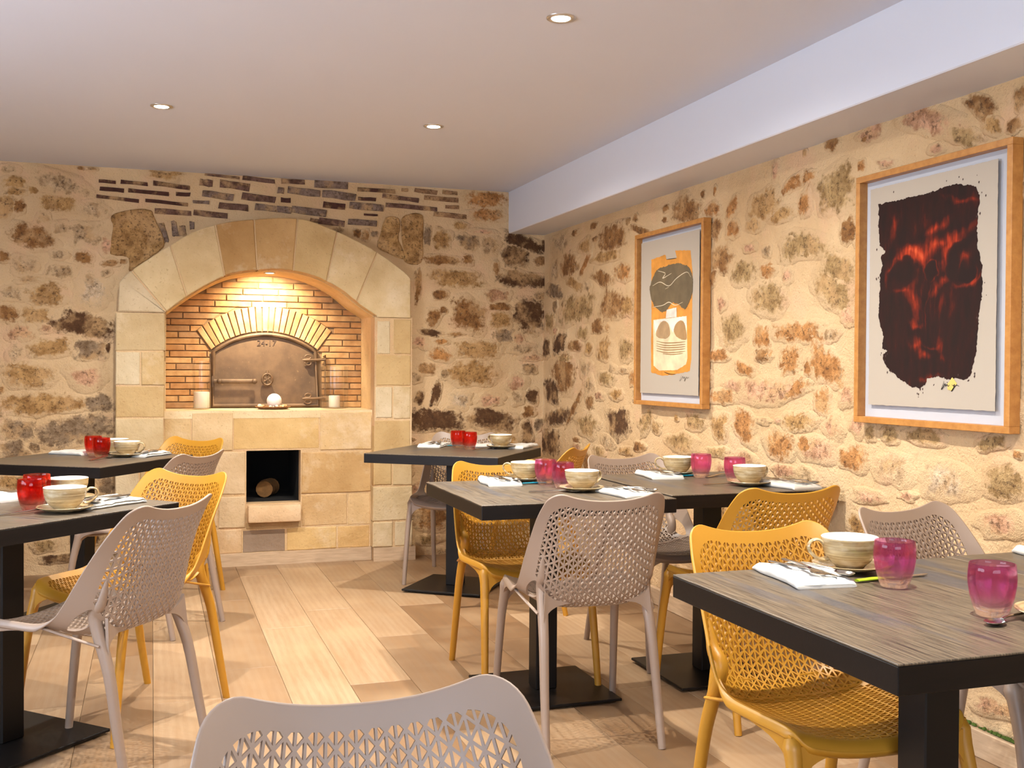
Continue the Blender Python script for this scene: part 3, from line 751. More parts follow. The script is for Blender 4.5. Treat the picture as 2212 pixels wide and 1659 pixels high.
def grid_wall(name, us, vs, fmap, mat, skip=None):
    v = [fmap(u, w) for u in us for w in vs]
    n = len(vs); f = []
    for i in range(len(us) - 1):
        for j in range(n - 1):
            if skip and skip((us[i] + us[i + 1]) / 2, (vs[j] + vs[j + 1]) / 2): continue
            f.append((i * n + j, (i + 1) * n + j, (i + 1) * n + j + 1, i * n + j + 1))
    return tag(mk(name, v, f, mat, smooth=True), kind='structure')


def fine(a, b, step): return list(np.linspace(a, b, max(2, int(round((b - a) / step)) + 1)))


wall_back = grid_wall('wall_back', [XL] + fine(-1.3, XR, 0.03), fine(0, ZC, 0.03),
                      lambda x, z: (x, YB + wob(x, 3.0, z), z), M['mortar'], lambda x, z: in_poly(hole, x, z))
wall_right = grid_wall('wall_right', [YF] + fine(1.3, YB + 0.02, 0.03), fine(0, 2.12, 0.03),
                       lambda y, z: (XR + wob(9.0, y, z, 0.006), y, z), M['mortar'])
wl = MB()   # left wall with a window opening, and the wall behind the camera with one
for (y0, y1, z0, z1) in ((YF, 0.9, 0, ZC), (3.5, YB, 0, ZC), (0.9, 3.5, 0, 0.8), (0.9, 3.5, 2.1, ZC)):
    wl.box(XL - 0.2, XL, y0, y1, z0, z1)
tag(mk('wall_left', wl.v, wl.f, M['mortar']), kind='structure')
wf = MB()
for (x0, x1, z0, z1) in ((XL, -2.0, 0, ZC), (1.2, XR, 0, ZC), (-2.0, 1.2, 0, 0.8), (-2.0, 1.2, 2.1, ZC)):
    wf.box(x0, x1, YF - 0.2, YF, z0, z1)
tag(mk('wall_front', wf.v, wf.f, M['mortar']), kind='structure')
for k, (a, ax) in enumerate((((0.9, 3.5), 0), ((-2.0, 1.2), 1))):
    w = tag(empty('window_%d' % (k + 1), ((XL - 0.12, a[0], 0.8) if ax == 0 else (a[0], YF - 0.12, 0.8))), kind='structure')
    L = a[1] - a[0]
    fr = MB()
    for u0, u1, z0, z1 in ((0, L, 0, 0.06), (0, L, 1.24, 1.3), (0, 0.06, 0.06, 1.24), (L - 0.06, L, 0.06, 1.24), (L / 2 - 0.03, L / 2 + 0.03, 0.06, 1.24)):
        fr.box(*((-0.03, 0.03, u0, u1, z0, z1) if ax == 0 else (u0, u1, -0.03, 0.03, z0, z1)))
    mk('window_frame', fr.v, fr.f, M['beam'], w)
    pn = MB().box(*((-0.004, 0.004, 0.05, L - 0.05, 0.05, 1.25) if ax == 0 else (0.05, L - 0.05, -0.004, 0.004, 0.05, 1.25)))
    mk('window_pane', pn.v, pn.f, M['pane'], w)
floor = tag(mk('floor', *(lambda m: (m.v, m.f))(MB().box(XL, XR + 0.2, YF, YB + 0.2, -0.12, -0.012)), M['near_black']), kind='structure')
tag(mk('ceiling', *(lambda m: (m.v, m.f))(MB().box(XL, XR + 0.2, YF, YB + 0.2, ZC, ZC + 0.15)), M['ceil']), kind='structure')
tag(put('trim_1', box_mesh('beam', 2.21, XR + 0.1, YF, YB + 0.05, 2.08, ZC + 0.02, 0.004), mat=M['beam']), kind='structure')

# oak planks, edges parallel to the right wall
PW, PL = 0.2355, 1.285
plank_me = box_mesh('plank', -PW / 2 + 0.0006, PW / 2 - 0.0006, -PL / 2 + 0.0006, PL / 2 - 0.0006, -0.011, 0.0, 0.0012)
x0 = 0.477 - PW * 9
for i in range(19):
    xa = x0 + PW * i
    if xa > XR: continue
    offy = [0.0, 0.52, 0.93, 0.27, 0.71][i % 5] * PL + rng.uniform(-0.08, 0.08)
    y = 0.2 + offy - PL
    while y < YB + 0.1:
        put('plank', plank_me, floor, (xa + PW / 2, y + PL / 2, 0), mat=M['plank'])
        y += PL
mk('subfloor', *(lambda m: (m.v, m.f))(MB().box(XL, x0, YF, YB, -0.012, -0.0005).box(x0, XR, YF, 0.2 - 0.3 * PL, -0.012, -0.002)), M['plank'], floor)

# ---- stones of the two rubble walls
TONE = {'d': srgb(104, 70, 38), 'b': srgb(168, 120, 68), 'o': srgb(204, 160, 100), 'g': srgb(158, 132, 102), 'p': srgb(226, 176, 138), 'l': srgb(216, 184, 142),
        'w': srgb(226, 200, 166), 'y': srgb(196, 152, 94), 'r': srgb(206, 146, 84), 'v': srgb(190, 156, 104), 'k': srgb(88, 52, 40), 'm': srgb(128, 94, 78),
        'h': srgb(148, 124, 108), 'n': srgb(168, 128, 92)}
SOFT = {'p': 0.5, 'l': 0.6, 'w': 0.55, 'o': 0.3, 'r': 0.25, 'v': 0.3, 'y': 0.15, 'b': 0.1}


def stone_mesh(name, fmap, c, w, h, rot, kind, seed, square=False):
    """A low rough dome whose rim lies behind the mortar face, so the mortar cuts its outline."""
    rg = random.Random(seed)
    N, rings = 26, (0.0, 0.25, 0.5, 0.72, 0.9, 1.04)
    ex = 5.0 if square else rg.uniform(2.2, 3.4)
    am = 0.07 if square else rg.uniform(0.16, 0.26)
    ca, sa = math.cos(-R(rot)), math.sin(-R(rot))
    o3 = rg.uniform(0, 90)
    v, e, f = [], [], []
    for q in rings:
        for i in range(N if q else 1):
            t = 2 * math.pi * i / N
            ct, st = math.cos(t), math.sin(t)
            k = (abs(ct) ** ex + abs(st) ** ex) ** (-1 / ex)
            k *= 1 + am * noise.noise((ct * 1.3 + o3, st * 1.3, o3)) * 1.6 + am * 0.8 * noise.noise((ct * 4 + o3, st * 4, 3.3))
            x, y = ct * k * q * w / 2, st * k * q * h / 2
            hgt = 0.008 * (1 - q ** 2) + 0.0008 + (0.005 * noise.noise(((c[0] + x) * 26, (c[1] + y) * 26, o3)) + 0.003 * noise.noise(((c[0] + x) * 70, (c[1] + y) * 70, o3))) * (1 - q ** 2)
            if q > 1: hgt = -0.010
            v.append(fmap(c[0] + x * ca - y * sa, c[1] + x * sa + y * ca, hgt)); e.append(q)
    for i in range(N): f.append((0, 1 + i, 1 + (i + 1) % N))
    for r_ in range(len(rings) - 2):
        a, b = 1 + r_ * N, 1 + (r_ + 1) * N
        for i in range(N): f.append((a + i, b + i, b + (i + 1) % N, a + (i + 1) % N))
    me = mesh(name, v, f, True)
    at = me.attributes.new('edge', 'FLOAT', 'POINT')
    at.data.foreach_set('value', [min(1.2, q + SOFT.get(kind, 0) * 0.35) for q in e])
    return me


fb = lambda u, v, d: (u, YB - d + wob(u, 3.0, v), v)
fr_ = lambda u, v, d: (XR - d + wob(9.0, u, v, 0.006), u, v)
for lst, fm, wall in ((STONES_BACK, fb, wall_back), (STONES_RIGHT, fr_, wall_right)):
    for i, (u, v, w, h, rot, t) in enumerate(lst):
        if fm is fr_: rot = -rot
        if v - h / 2 > 2.34 or v + h / 2 < 0.02: continue
        put('stone', stone_mesh('stone', fm, (u, v), w * 1.42 + 0.01, h * 1.42 + 0.01, -rot if fm is fr_ else rot, t[0], i * 3 + (5000 if fm is fr_ else 0), 'q' in t),
            wall, mat=M['rubble'], color=TONE[t[0]])
# fainter stones, half washed over by the mortar, in the gaps between the clear ones
frg = random.Random(21)
for lst, fm, wall, (ua, ub), count in ((STONES_BACK, fb, wall_back, (-0.85, 2.42), 45), (STONES_RIGHT, fr_, wall_right, (1.7, 6.5), 95)):
    occ = [(e[0], e[1], e[2] / 2, e[3] / 2) for e in lst] + ([(e[0], e[1], e[2] / 2, e[3] / 2) for e in BRICKS_BACK] + [(0.67, 0.9, 0.98, 1.22), (0.0, 1.95, 0.2, 0.2), (1.5, 2.0, 0.2, 0.2)] if fm is fb else [])
    tries = 0
    while count and tries < 4000:
        tries += 1
        w, h = frg.uniform(0.07, 0.2), frg.uniform(0.05, 0.13)
        u, v = frg.uniform(ua, ub), frg.uniform(0.15, 2.25 if fm is fb else 2.0)
        if any(abs(u - q[0]) < 0.85 * (q[2] + w / 2) and abs(v - q[1]) < 0.85 * (q[3] + h / 2) for q in occ): continue
        occ.append((u, v, w / 2, h / 2)); count -= 1
        t = frg.choice('lpopllo')
        put('stone', stone_mesh('stone', fm, (u, v), w * 1.3, h * 1.3, frg.uniform(-15, 15), t, 9000 + tries), wall, mat=M['rubble'], color=TONE[t])
# a few more stones low down, where the furniture stands in front
for u, v, w, h, t in ((-0.55, 0.5, 0.30, 0.16, 'b'), (-0.9, 0.35, 0.25, 0.2, 'y'), (-0.35, 0.2, 0.2, 0.1, 'd'), (1.85, 0.55, 0.2, 0.14, 'b'), (2.2, 0.3, 0.24, 0.16, 'd'), (2.1, 0.75, 0.2, 0.1, 'o')):
    put('stone', stone_mesh('stone', fb, (u, v), w, h, 4, t, int(u * 977 + v * 83)), wall_back, mat=M['rubble'], color=TONE[t])
for u, v, w, h, t in ((5.6, 0.5, 0.3, 0.2, 'v'), (5.0, 0.3, 0.24, 0.16, 'r'), (4.3, 0.55, 0.3, 0.2, 'o'), (3.6, 0.35, 0.26, 0.16, 'r'), (3.0, 0.6, 0.3, 0.2, 'p'), (2.3, 0.5, 0.2, 0.14, 'o'), (4.75, 0.62, 0.1, 0.08, 'r'), (1.9, 1.5, 0.3, 0.2, 'o'), (1.8, 1.0, 0.3, 0.2, 'p')):
    put('stone', stone_mesh('stone', fr_, (u, v), w, h, 4, t, int(u * 977 + v * 83)), wall_right, mat=M['rubble'], color=TONE[t])


def brick_poly(u, v, w, h, rot, rg, j=0.05):
    ca, sa = math.cos(-R(rot)), math.sin(-R(rot))
    p = []
    for x, y in ((-1, -1), (-0.3, -1), (0.4, -1), (1, -1), (1, 1), (0.3, 1), (-0.4, 1), (-1, 1)):
        x = x * w / 2 + rg.uniform(-j, j) * h; y = y * h / 2 * (1 + rg.uniform(-2, 1) * j)
        p.append((u + x * ca - y * sa, v + x * sa + y * ca))
    return p


for i, (u, v, w, h, rot, t) in enumerate(BRICKS_BACK):
    rg = random.Random(i)
    vv, ff = prism(brick_poly(u, v, w, max(h, 0.012), rot, rg, 0.10), lambda a, b, d: (a, YB - 0.007 + d + 0.3 * wob(a, 1, b), b), -rg.uniform(0, 0.004), 0.02, 0.003)
    mk('brick', vv, ff, M['rubble'], wall_back, color=TONE[t])
for i, (poly, t) in enumerate(SLABS_BACK):
    pts = catmull(poly, 4, True)
    pts = [(p[0] + 0.004 * noise.noise((p[0] * 60, p[1] * 60, 1)), p[1] + 0.004 * noise.noise((p[0] * 60, p[1] * 60, 9))) for p in pts]
    vv, ff = prism(pts, lambda a, b, d: (a, YB - 0.012 + d, b), 0, 0.03, 0.006)
    mk('stone', vv, ff, M['rubble'], wall_back, color=TONE[t[-1]])

# skirting along the right wall and the back wall beside the oven
tag(put('baseboard_right', box_mesh('baseboard', XR - 0.03, XR - 0.008, YF, YB, 0, 0.085, 0.003), mat=M['skirt']), kind='structure')
mossrg = random.Random(4)
mo = MB()
for k in range(150):
    y = mossrg.choice((mossrg.uniform(2.1, 2.75), mossrg.uniform(1.9, 2.6))); s = mossrg.uniform(0.004, 0.010)
    vv, ff = lathe([(0.2 * s, 0), (s, 0.4 * s), (0.7 * s, s), (0.1 * s, 1.3 * s)], 5)
    mo.add([(XR - 0.012 + q[0], y + q[1], 0.085 + q[2] + 0) for q in vv], ff)
tag(mk('moss', mo.v, mo.f, plain('moss', srgb(74, 96, 30), 0.95), wall_right), kind='stuff')

# ------------------------------------------------------------------ bread oven
PY, SY = 6.50, 6.575                     # front of the surround, front of the panel under the sill
SILL = 0.934
oven = tag(empty('bread_oven', (0.67, PY, 0)), 'old bread oven with a dressed sandstone arch and rusty iron door', 'oven')
fp = lambda u, v, d: (u, PY + d, v)
SAND = [srgb(218, 194, 152), srgb(212, 186, 142), srgb(222, 202, 166), srgb(208, 176, 124), srgb(220, 196, 160)]


def seg(arc, a, b):
    """Points of an arc polyline between the x of a and b."""
    return [a] + [p for p in arc if a[0] + 0.008 < p[0] < b[0] - 0.008] + [b]


arc_in = [tuple(p) for p in catmull(ARCH_IN, 4)]
arc_out = [tuple(p) for p in catmull(ARCH_OUT, 4)]
ends = [((-0.185, 1.51), (0.076, 1.508)), (ARCH_J[0][0], ARCH_IN[0])] + ARCH_J[1:] + [((1.534, 1.505), (1.316, 1.505))]
VT = [srgb(216, 194, 158), srgb(222, 196, 150), srgb(222, 194, 146), srgb(194, 152, 96), srgb(204, 164, 108), srgb(216, 184, 130), srgb(222, 194, 146), srgb(224, 198, 152)]
for i in range(8):
    (oa, ia), (ob, ib) = ends[i], ends[i + 1]
    if i == 0: out = [oa] + seg(arc_out, ARCH_OUT[0], ob); inn = [ia, ib]
    elif i == 7: out = seg(arc_out, oa, ARCH_OUT[-1]) + [ob]; inn = seg(arc_in, ia, ARCH_IN[-1]) + [ib]
    else: out = seg(arc_out, oa, ob); inn = seg(arc_in, ia, ib)
    poly = offset_poly(ccw(out + inn[::-1]), 0.004)
    vv, ff = prism(poly, fp, rng.uniform(0, 0.004), 0.14, 0.004)
    mk('arch_stone', vv, ff, M['block'], oven, color=VT[i], world=True)
for lst in (PIL_L, PIL_R):
    for a, b, c, d in lst:
        if c < 0.1: c = 0.085
        vv, ff = prism(brick_poly((a + b) / 2, (c + d) / 2, b - a, d - c, 0, rng, 0.012), fp, rng.uniform(0, 0.005), 0.14, 0.005)
        mk('pillar_stone', vv, ff, M['block'], oven, color=rng.choice(SAND), world=True)
bk = MB()   # recessed mortar between the dressed stones
ring = [(-0.19, 1.5)] + ARCH_OUT + [(1.535, 1.5)]
ringin = [(0.072, 1.5)] + ARCH_IN + [(1.32, 1.5)]
vv, ff = prism(offset_poly(ccw(ring + ringin[::-1]), 0.006), fp, 0.008, 0.13, 0.001); bk.add(vv, ff)
bk.box(-0.193, 0.066, PY + 0.008, PY + 0.13, 0, 1.51); bk.box(1.305, 1.542, PY + 0.008, PY + 0.13, 0, 1.51)
mk('mortar_joint', bk.v, bk.f, M['mortar'], oven, world=True)
PT = [srgb(216, 184, 134), srgb(226, 196, 150), srgb(224, 188, 128), srgb(222, 188, 136), srgb(226, 200, 160), srgb(228, 202, 164), srgb(208, 170, 116), srgb(228, 200, 160), srgb(226, 200, 162),
      srgb(220, 184, 134), srgb(226, 192, 142), srgb(226, 196, 154), srgb(222, 188, 146), srgb(158, 136, 116), srgb(226, 190, 130), srgb(222, 182, 122), srgb(196, 166, 122)]
fs = lambda u, v, d: (u, SY + d, v)
for (a, b, c, d), t in zip(PANEL, PT):
    if c < 0.1: c = 0.078
    vv, ff = prism(brick_poly((a + b) / 2, (c + d) / 2, b - a, d - c, 0, rng, 0.012), fs, rng.uniform(0, 0.005), 0.10, 0.004)
    mk('panel_stone', vv, ff, M['block'], oven, color=t, world=True)
bk = MB()
bk.box(0.06, 0.541, SY + 0.007, SY + 0.10, 0, SILL - 0.008); bk.box(0.865, 1.31, SY + 0.007, SY + 0.10, 0, SILL - 0.008)
bk.box(0.541, 0.865, SY + 0.007, SY + 0.10, 0, 0.372); bk.box(0.541, 0.865, SY + 0.007, SY + 0.10, 0.692, SILL - 0.008)
mk('panel_mortar', bk.v, bk.f, M['mortar'], oven, world=True)
sl = MB().box(0.06, 1.33, SY + 0.003, NICHE_Y + 0.05, SILL - 0.045, SILL)
mk('sill', sl.v, sl.f, M['block'], oven, color=srgb(238, 212, 168), world=True)
# wood hole with its stone ledge
wh = MB()
wh.box(0.52, 0.545, SY + 0.1, SY + 0.62, 0.36, 0.70); wh.box(0.862, 0.885, SY + 0.1, SY + 0.62, 0.36, 0.70)
wh.box(0.52, 0.885, SY + 0.1, SY + 0.62, 0.34, 0.375); wh.box(0.52, 0.885, SY + 0.1, SY + 0.62, 0.69, 0.71); wh.box(0.52, 0.885, SY + 0.6, SY + 0.62, 0.34, 0.71)
mk('wood_hole_lining', wh.v, wh.f, M['near_black'], oven, world=True)
lg = box_mesh('ledge_stone', 0.547 - 0.67, 0.862 - 0.67, SY - 0.06 - PY, SY + 0.12 - PY, 0.262, 0.366, 0.012, 2)
put('ledge_stone', lg, oven, mat=M['block'], color=srgb(238, 206, 166))
mk('oven_skirting', *(lambda m: (m.v, m.f))(MB().box(0.068, 1.302, SY - 0.014, SY + 0.004, 0, 0.078)), M['skirt'], oven, world=True)
mk('oven_skirting', *(lambda m: (m.v, m.f))(MB().box(1.300, 1.565, PY - 0.014, PY + 0.003, 0, 0.082).box(1.546, 1.565, PY, YB + 0.01, 0, 0.082)), M['skirt'], oven, world=True)
mk('oven_skirting', *(lambda m: (m.v, m.f))(MB().box(-0.215, 0.07, PY - 0.014, PY + 0.003, 0, 0.082).box(-0.215, -0.2, PY, YB + 0.01, 0, 0.082)), M['skirt'], oven, world=True)
# niche lining: soffit and reveals, plastered stone
li = [(0.078, SILL - 0.02)] + arc_in + [(1.314, SILL - 0.02)]
nl = len(li)
vv = [(p[0], PY + 0.1, p[1]) for p in li] + [(p[0], NICHE_Y + 0.06, p[1]) for p in li]
vv += [(p[0] * 1.0 + (p[0] - 0.69) * 0.06, PY + 0.1, p[1] + (0.05 if p[1] > 1.2 else 0)) for p in li] + [(p[0] + (p[0] - 0.69) * 0.06, NICHE_Y + 0.06, p[1] + (0.05 if p[1] > 1.2 else 0)) for p in li]
ff = []
for i in range(nl - 1):
    ff += [(i, i + 1, nl + i + 1, nl + i), (2 * nl + i, 3 * nl + i, 3 * nl + i + 1, 2 * nl + i + 1), (i, 2 * nl + i, 2 * nl + i + 1, i + 1), (nl + i, nl + i + 1, 3 * nl + i + 1, 3 * nl + i)]
mk('niche_lining', vv, ff, M['block'], oven, color=srgb(236, 204, 152), world=True)
bkp = MB().box(0.05, 1.36, NICHE_Y + 0.004, NICHE_Y + 0.06, 0.9, 1.84)
mk('niche_mortar', bkp.v, bkp.f, plain('sooty_mortar', srgb(150, 120, 86), 0.95), oven, world=True)


def arc3(pl, pm, pr):
    """Circle through three points -> centre, radius."""
    (ax, ay), (bx, by), (cx, cy) = pl, pm, pr
    d = 2 * (ax * (by - cy) + bx * (cy - ay) + cx * (ay - by))
    ux = ((ax * ax + ay * ay) * (by - cy) + (bx * bx + by * by) * (cy - ay) + (cx * cx + cy * cy) * (ay - by)) / d
    uy = ((ax * ax + ay * ay) * (cx - bx) + (bx * bx + by * by) * (ax - cx) + (cx * cx + cy * cy) * (bx - ax)) / d
    return ux, uy, math.hypot(ax - ux, ay - uy)


OUTP = ((0.268, 1.425), (0.69, 1.587), (1.117, 1.432)); INP = ((0.354, 1.304), (0.692, 1.427), (1.027, 1.310))
oc, ic = arc3(*OUTP), arc3(*INP)


def on_arc(c, p0, p1, t):
    a0, a1 = math.atan2(p0[1] - c[1], p0[0] - c[0]), math.atan2(p1[1] - c[1], p1[0] - c[0])
    a = a0 + (a1 - a0) * t
    return (c[0] + c[2] * math.cos(a), c[1] + c[2] * math.sin(a))


fn = lambda u, v, d: (u, NICHE_Y + d, v)
BT = [srgb(208, 164, 110), srgb(200, 152, 98), srgb(216, 176, 122), srgb(194, 148, 98), srgb(212, 168, 118), srgb(188, 150, 108)]
NV = 21
for i in range(NV):
    g = 0.10 / NV
    t0, t1 = (i + 0.08) / NV, (i + 0.92) / NV
    poly = [on_arc(ic, INP[0], INP[2], t0), on_arc(ic, INP[0], INP[2], t1), on_arc(oc, OUTP[0], OUTP[2], t1), on_arc(oc, OUTP[0], OUTP[2], t0)]
    vv, ff = prism(poly, fn, -0.012 - rng.uniform(0, 0.004), 0.03, 0.003)
    mk('arch_brick', vv, ff, M['brick'], oven, color=rng.choice(BT[2:5]), world=True)
BH, BL = 0.0402, 0.226
row = 0
z = SILL + 0.004
door_l, door_r = 0.350, 1.052


def top_at(x):
    for p, q in zip(arc_in[:-1], arc_in[1:]):
        if p[0] <= x <= q[0]: return p[1] + (q[1] - p[1]) * (x - p[0]) / (q[0] - p[0])
    return 1.5


while z < 1.80:
    z1 = z + BH - 0.006
    x = 0.07 - [0.0, 0.13, 0.05, 0.18, 0.09][row % 5] - rng.uniform(0, 0.02)
    while x < 1.33:
        xa, xb = max(x, 0.079), min(x + BL - 0.007, 1.313)
        x += BL
        if xb - xa < 0.012: continue
        pieces = [[(xa, z), (xb, z), (xb, z1), (xa, z1)]]
        zm = (z + z1) / 2
        if zm < 1.31: cut = (lambda zz: door_l - 0.004, lambda zz: door_r + 0.004)
        elif zm < 1.43: cut = (lambda zz: OUTP[0][0] + (INP[0][0] - OUTP[0][0]) * (1.425 - zz) / 0.121 - 0.006, lambda zz: OUTP[2][0] - (OUTP[2][0] - INP[2][0]) * (1.432 - zz) / 0.122 + 0.006)
        elif zm < 1.595:
            hx = lambda zz: math.sqrt(max(0.0, oc[2] ** 2 - (zz - oc[1]) ** 2)) + 0.005
            cut = (lambda zz: oc[0] - hx(zz), lambda zz: oc[0] + hx(zz))
        else: cut = None
        if cut:
            L0, L1, R0, R1 = cut[0](z), cut[0](z1), cut[1](z), cut[1](z1)
            out = []
            if xa < max(L0, L1): out.append([(xa, z), (min(xb, L0), z), (min(xb, L1), z1), (xa, z1)])
            if xb > min(R0, R1): out.append([(max(xa, R0), z), (xb, z), (xb, z1), (max(xa, R1), z1)])
            pieces = [p for p in out if area(p) > 0.0003 and p[1][0] > p[0][0] + 0.004 and p[2][0] > p[3][0] + 0.004]
        for p in pieces:
            if min(q[1] for q in p) > top_at((p[0][0] + p[1][0]) / 2) + 0.01: continue
            vv, ff = prism(p, fn, -0.006 - rng.uniform(0, 0.004), 0.03, 0.0025)
            mk('brick', vv, ff, M['brick'], oven, color=rng.choice(BT), world=True)
    z += BH; row += 1

# iron door
DY = NICHE_Y - 0.012
fd = lambda u, v, d: (u, DY + d, v)
arcp = [on_arc(ic, INP[0], INP[2], i / 18) for i in range(19)]
arcp = [(p[0], p[1] - 0.004) for p in arcp]
door_poly = [(0.352, SILL + 0.001)] + arcp + [(1.045, SILL + 0.001)]
vv, ff = prism(offset_poly(ccw(door_poly), 0.004), fd, 0.012, 0.05, 0.002)
door = mk('oven_door', vv, ff, M['iron'], oven, world=True)
door['label'] = 'rusty brown iron oven door'


def dpart(name, vv, ff, mat=M['iron'], smooth=True):
    w = wloc(door)
    return put(name, mesh(name, [(q[0] - w.x, q[1] - w.y, q[2] - w.z) for q in vv], ff, smooth, 45), door, mat=mat)


ins = offset_poly(ccw(door_poly), 0.016)
vv, ff = sweep([(u, DY + 0.004, v) for u, v in ins], 0.0135, 8, up=(0, 1, 0), closed=True)
dpart('door_frame', vv, ff)
vv, ff = sweep([(0.372, DY - 0.018, 1.106), (0.43, DY - 0.018, 1.106), (0.63, DY - 0.018, 1.106)], [(0.006, 0.014)] * 3, 8, up=(0, 1, 0))
bar = dpart('latch_bar', vv, ff)
for bx_ in (0.405, 0.622):
    vv, ff = lathe([(0.017, 0), (0.016, 0.008), (0.010, 0.014), (0.002, 0.016)], 14)
    dpart('rivet', [(bx_ + q[0], DY - 0.022 - q[2], 1.106 + q[1]) for q in vv], ff)
m = MB()
vv, ff = sweep([(0.702 + 0.031 * math.cos(a), DY - 0.02, 1.118 + 0.036 * math.sin(a)) for a in np.linspace(0, 2 * math.pi, 25)[:-1]], 0.0075, 8, up=(0, 1, 0), closed=True); m.add(vv, ff)
for a in range(3):
    t = R(30 + 60 * a)
    vv, ff = sweep([(0.702 - 0.026 * math.cos(t), DY - 0.02, 1.118 - 0.03 * math.sin(t)), (0.702 + 0.026 * math.cos(t), DY - 0.02, 1.118 + 0.03 * math.sin(t))], 0.0045, 6, up=(0, 1, 0)); m.add(vv, ff)
vv, ff = sweep([(0.702, DY - 0.018, 1.152), (0.702, DY - 0.018, 1.176)], [0.011, 0.007], 8, up=(0, 1, 0)); m.add(vv, ff)
dpart('medallion_knob', m.v, m.f)
for hz in (1.245, 0.995):
    m = MB()
    vv, ff = sweep([(0.925, DY - 0.012, hz), (0.945, DY - 0.016, hz), (0.99, DY - 0.016, hz), (1.075, DY - 0.016, hz + 0.004)], [0.003, 0.012, 0.007, 0.010], 8, up=(0, 1, 0)); m.add(vv, ff)
    for s in (-1, 1):
        pts = [(0.962 + 0.020 * math.cos(a), DY - 0.016, hz + s * (0.020 + 0.013 * math.sin(a))) for a in np.linspace(0, 2 * math.pi, 13)[:-1]]
        vv, ff = sweep(pts, 0.005, 6, up=(0, 1, 0), closed=True); m.add(vv, ff)
    dpart('strap_hinge', m.v, m.f)
vv, ff = sweep([(1.072, DY - 0.014, 0.97), (1.072, DY - 0.014, 1.262), (1.066, DY - 0.014, 1.275)], [0.006, 0.006, 0.012], 8, up=(0, 1, 0)); dpart('hinge_rod', vv, ff)
vv, ff = MB().box(0.360, 0.374, DY - 0.01, DY + 0.004, 1.07, 1.14).v, MB().box(0, 1, 0, 1, 0, 1).f
dpart('latch_plate', vv, ff, smooth=False)
txt = bpy.data.curves.new('inscription', 'FONT'); txt.body = '24-17'; txt.size = 0.052; txt.extrude = 0.003; txt.align_x = 'CENTER'
to = bpy.data.objects.new('inscription', txt); COL.objects.link(to); to.parent = door
to.rotation_euler = (R(90), 0, 0); to.location = Vector((0.70, DY + 0.011, 1.335)) - wloc(door)
tm = bpy.data.meshes.new_from_object(to.evaluated_get(bpy.context.evaluated_depsgraph_get()))
tl, trot = to.location.copy(), to.rotation_euler.copy()
bpy.data.objects.remove(to); tm.materials.clear()
put('inscription', tm, door, tl, trot, plain('worn_iron', srgb(70, 50, 36), 0.6))
# small spot at the crown of the niche
nsp = empty('niche_spotlight', (0.69, 6.72, 1.779), parent=None)
tag(nsp, 'small round spotlight set into the crown of the oven niche', 'lamp')
vv, ff = lathe([(0.026, -0.001), (0.028, -0.003), (0.034, -0.003), (0.036, 0.0), (0.036, 0.03), (0.01, 0.03)], 20)
put('housing', mesh('housing', vv, ff, True, 40), nsp, mat=M['chrome'])
vv, ff = lathe([(0.026, -0.0012), (0.026, 0.0005)], 20)
put('lens', mesh('lens', vv, ff), nsp, mat=M['lens'])
sl_ = bpy.data.lights.new('niche_light', 'SPOT'); sl_.energy = NICHE_W; sl_.spot_size = R(125); sl_.spot_blend = 1.0; sl_.shadow_soft_size = 0.02; sl_.color = (1.0, 0.84, 0.60)
so = bpy.data.objects.new('niche_light', sl_); COL.objects.link(so); so.location = (0.69, 6.72, 1.768); so.rotation_euler = (R(38), 0, 0)

# things on the sill and in the wood hole
lgv = []
m = MB()
pth = [(-0.085, 0, 0), (-0.04, 0.005, 0.004), (0.03, 0.0, 0.002), (0.075, -0.004, 0.0)]
vv, ff = sweep(catmull(pth, 4), [0.052 + 0.008 * noise.noise((i * 0.7, 1, 2)) for i in range(13)], 14)
lo = tag(empty('firewood_log', (0.70, SY + 0.33, 0.43), R(70)), 'short split log lying in the dark wood hole', 'log')
put('bark', mesh('bark', vv, ff, True, 50), lo, mat=M['bark'], color=srgb(150, 106, 58))
st = tag(empty('candle_plate', (0.72, 6.80, SILL)), 'shallow brown plate on the oven sill, under the ball candle', 'plate')
vv, ff = lathe([(0.05, 0), (0.09, 0.004), (0.108, 0.016), (0.110, 0.018), (0.102, 0.015), (0.085, 0.008), (0.01, 0.007)], 32)
put('dish', mesh('dish', vv, ff, True, 50), st, mat=plain('brown_clay', srgb(130, 92, 58), 0.5))
bc = tag(empty('ball_candle', (0.728, 6.80, SILL + 0.0085)), 'white ball candle in the middle of the sill plate', 'candle')
vv, ff = lathe([(0.012, 0.0)] + [(0.046 * math.sin(a), 0.044 - 0.046 * math.cos(a)) for a in np.linspace(0.35, math.pi - 0.05, 16)], 28)
put('wax', mesh('wax', vv, ff, True), bc, mat=plain('white_wax', srgb(236, 228, 220), 0.5))
vv, ff = sweep([(0, 0, 0.088), (0.001, 0, 0.103)], 0.0012, 6, up=(1, 0, 0)); put('wick', mesh('wick', vv, ff), bc, mat=M['ink'])
prg = random.Random(3)
for k in range(22):
    a = prg.uniform(0, 2 * math.pi); rr = prg.uniform(0.062, 0.088)
    s = prg.uniform(0.007, 0.014)
    bm = bmesh.new(); bmesh.ops.create_icosphere(bm, subdivisions=1, radius=s)
    for q in bm.verts: q.co *= 1 + 0.3 * noise.noise(q.co * 90 + Vector((k, 0, 0)))
    me = bpy.data.meshes.new('pebble'); bm.to_mesh(me); bm.free()
    o = put('pebble', me, None, (0.72 + rr * math.cos(a), 6.80 + rr * math.sin(a), SILL + 0.009 + s * 0.8), (k, k * 2, 0), M['pebble'], prg.choice((srgb(226, 196, 150), srgb(204, 160, 110), srgb(240, 222, 190))))
    tag(o, 'small pale pebble strewn on the sill plate around the ball candle', 'pebble', 'pebbles on the candle plate')


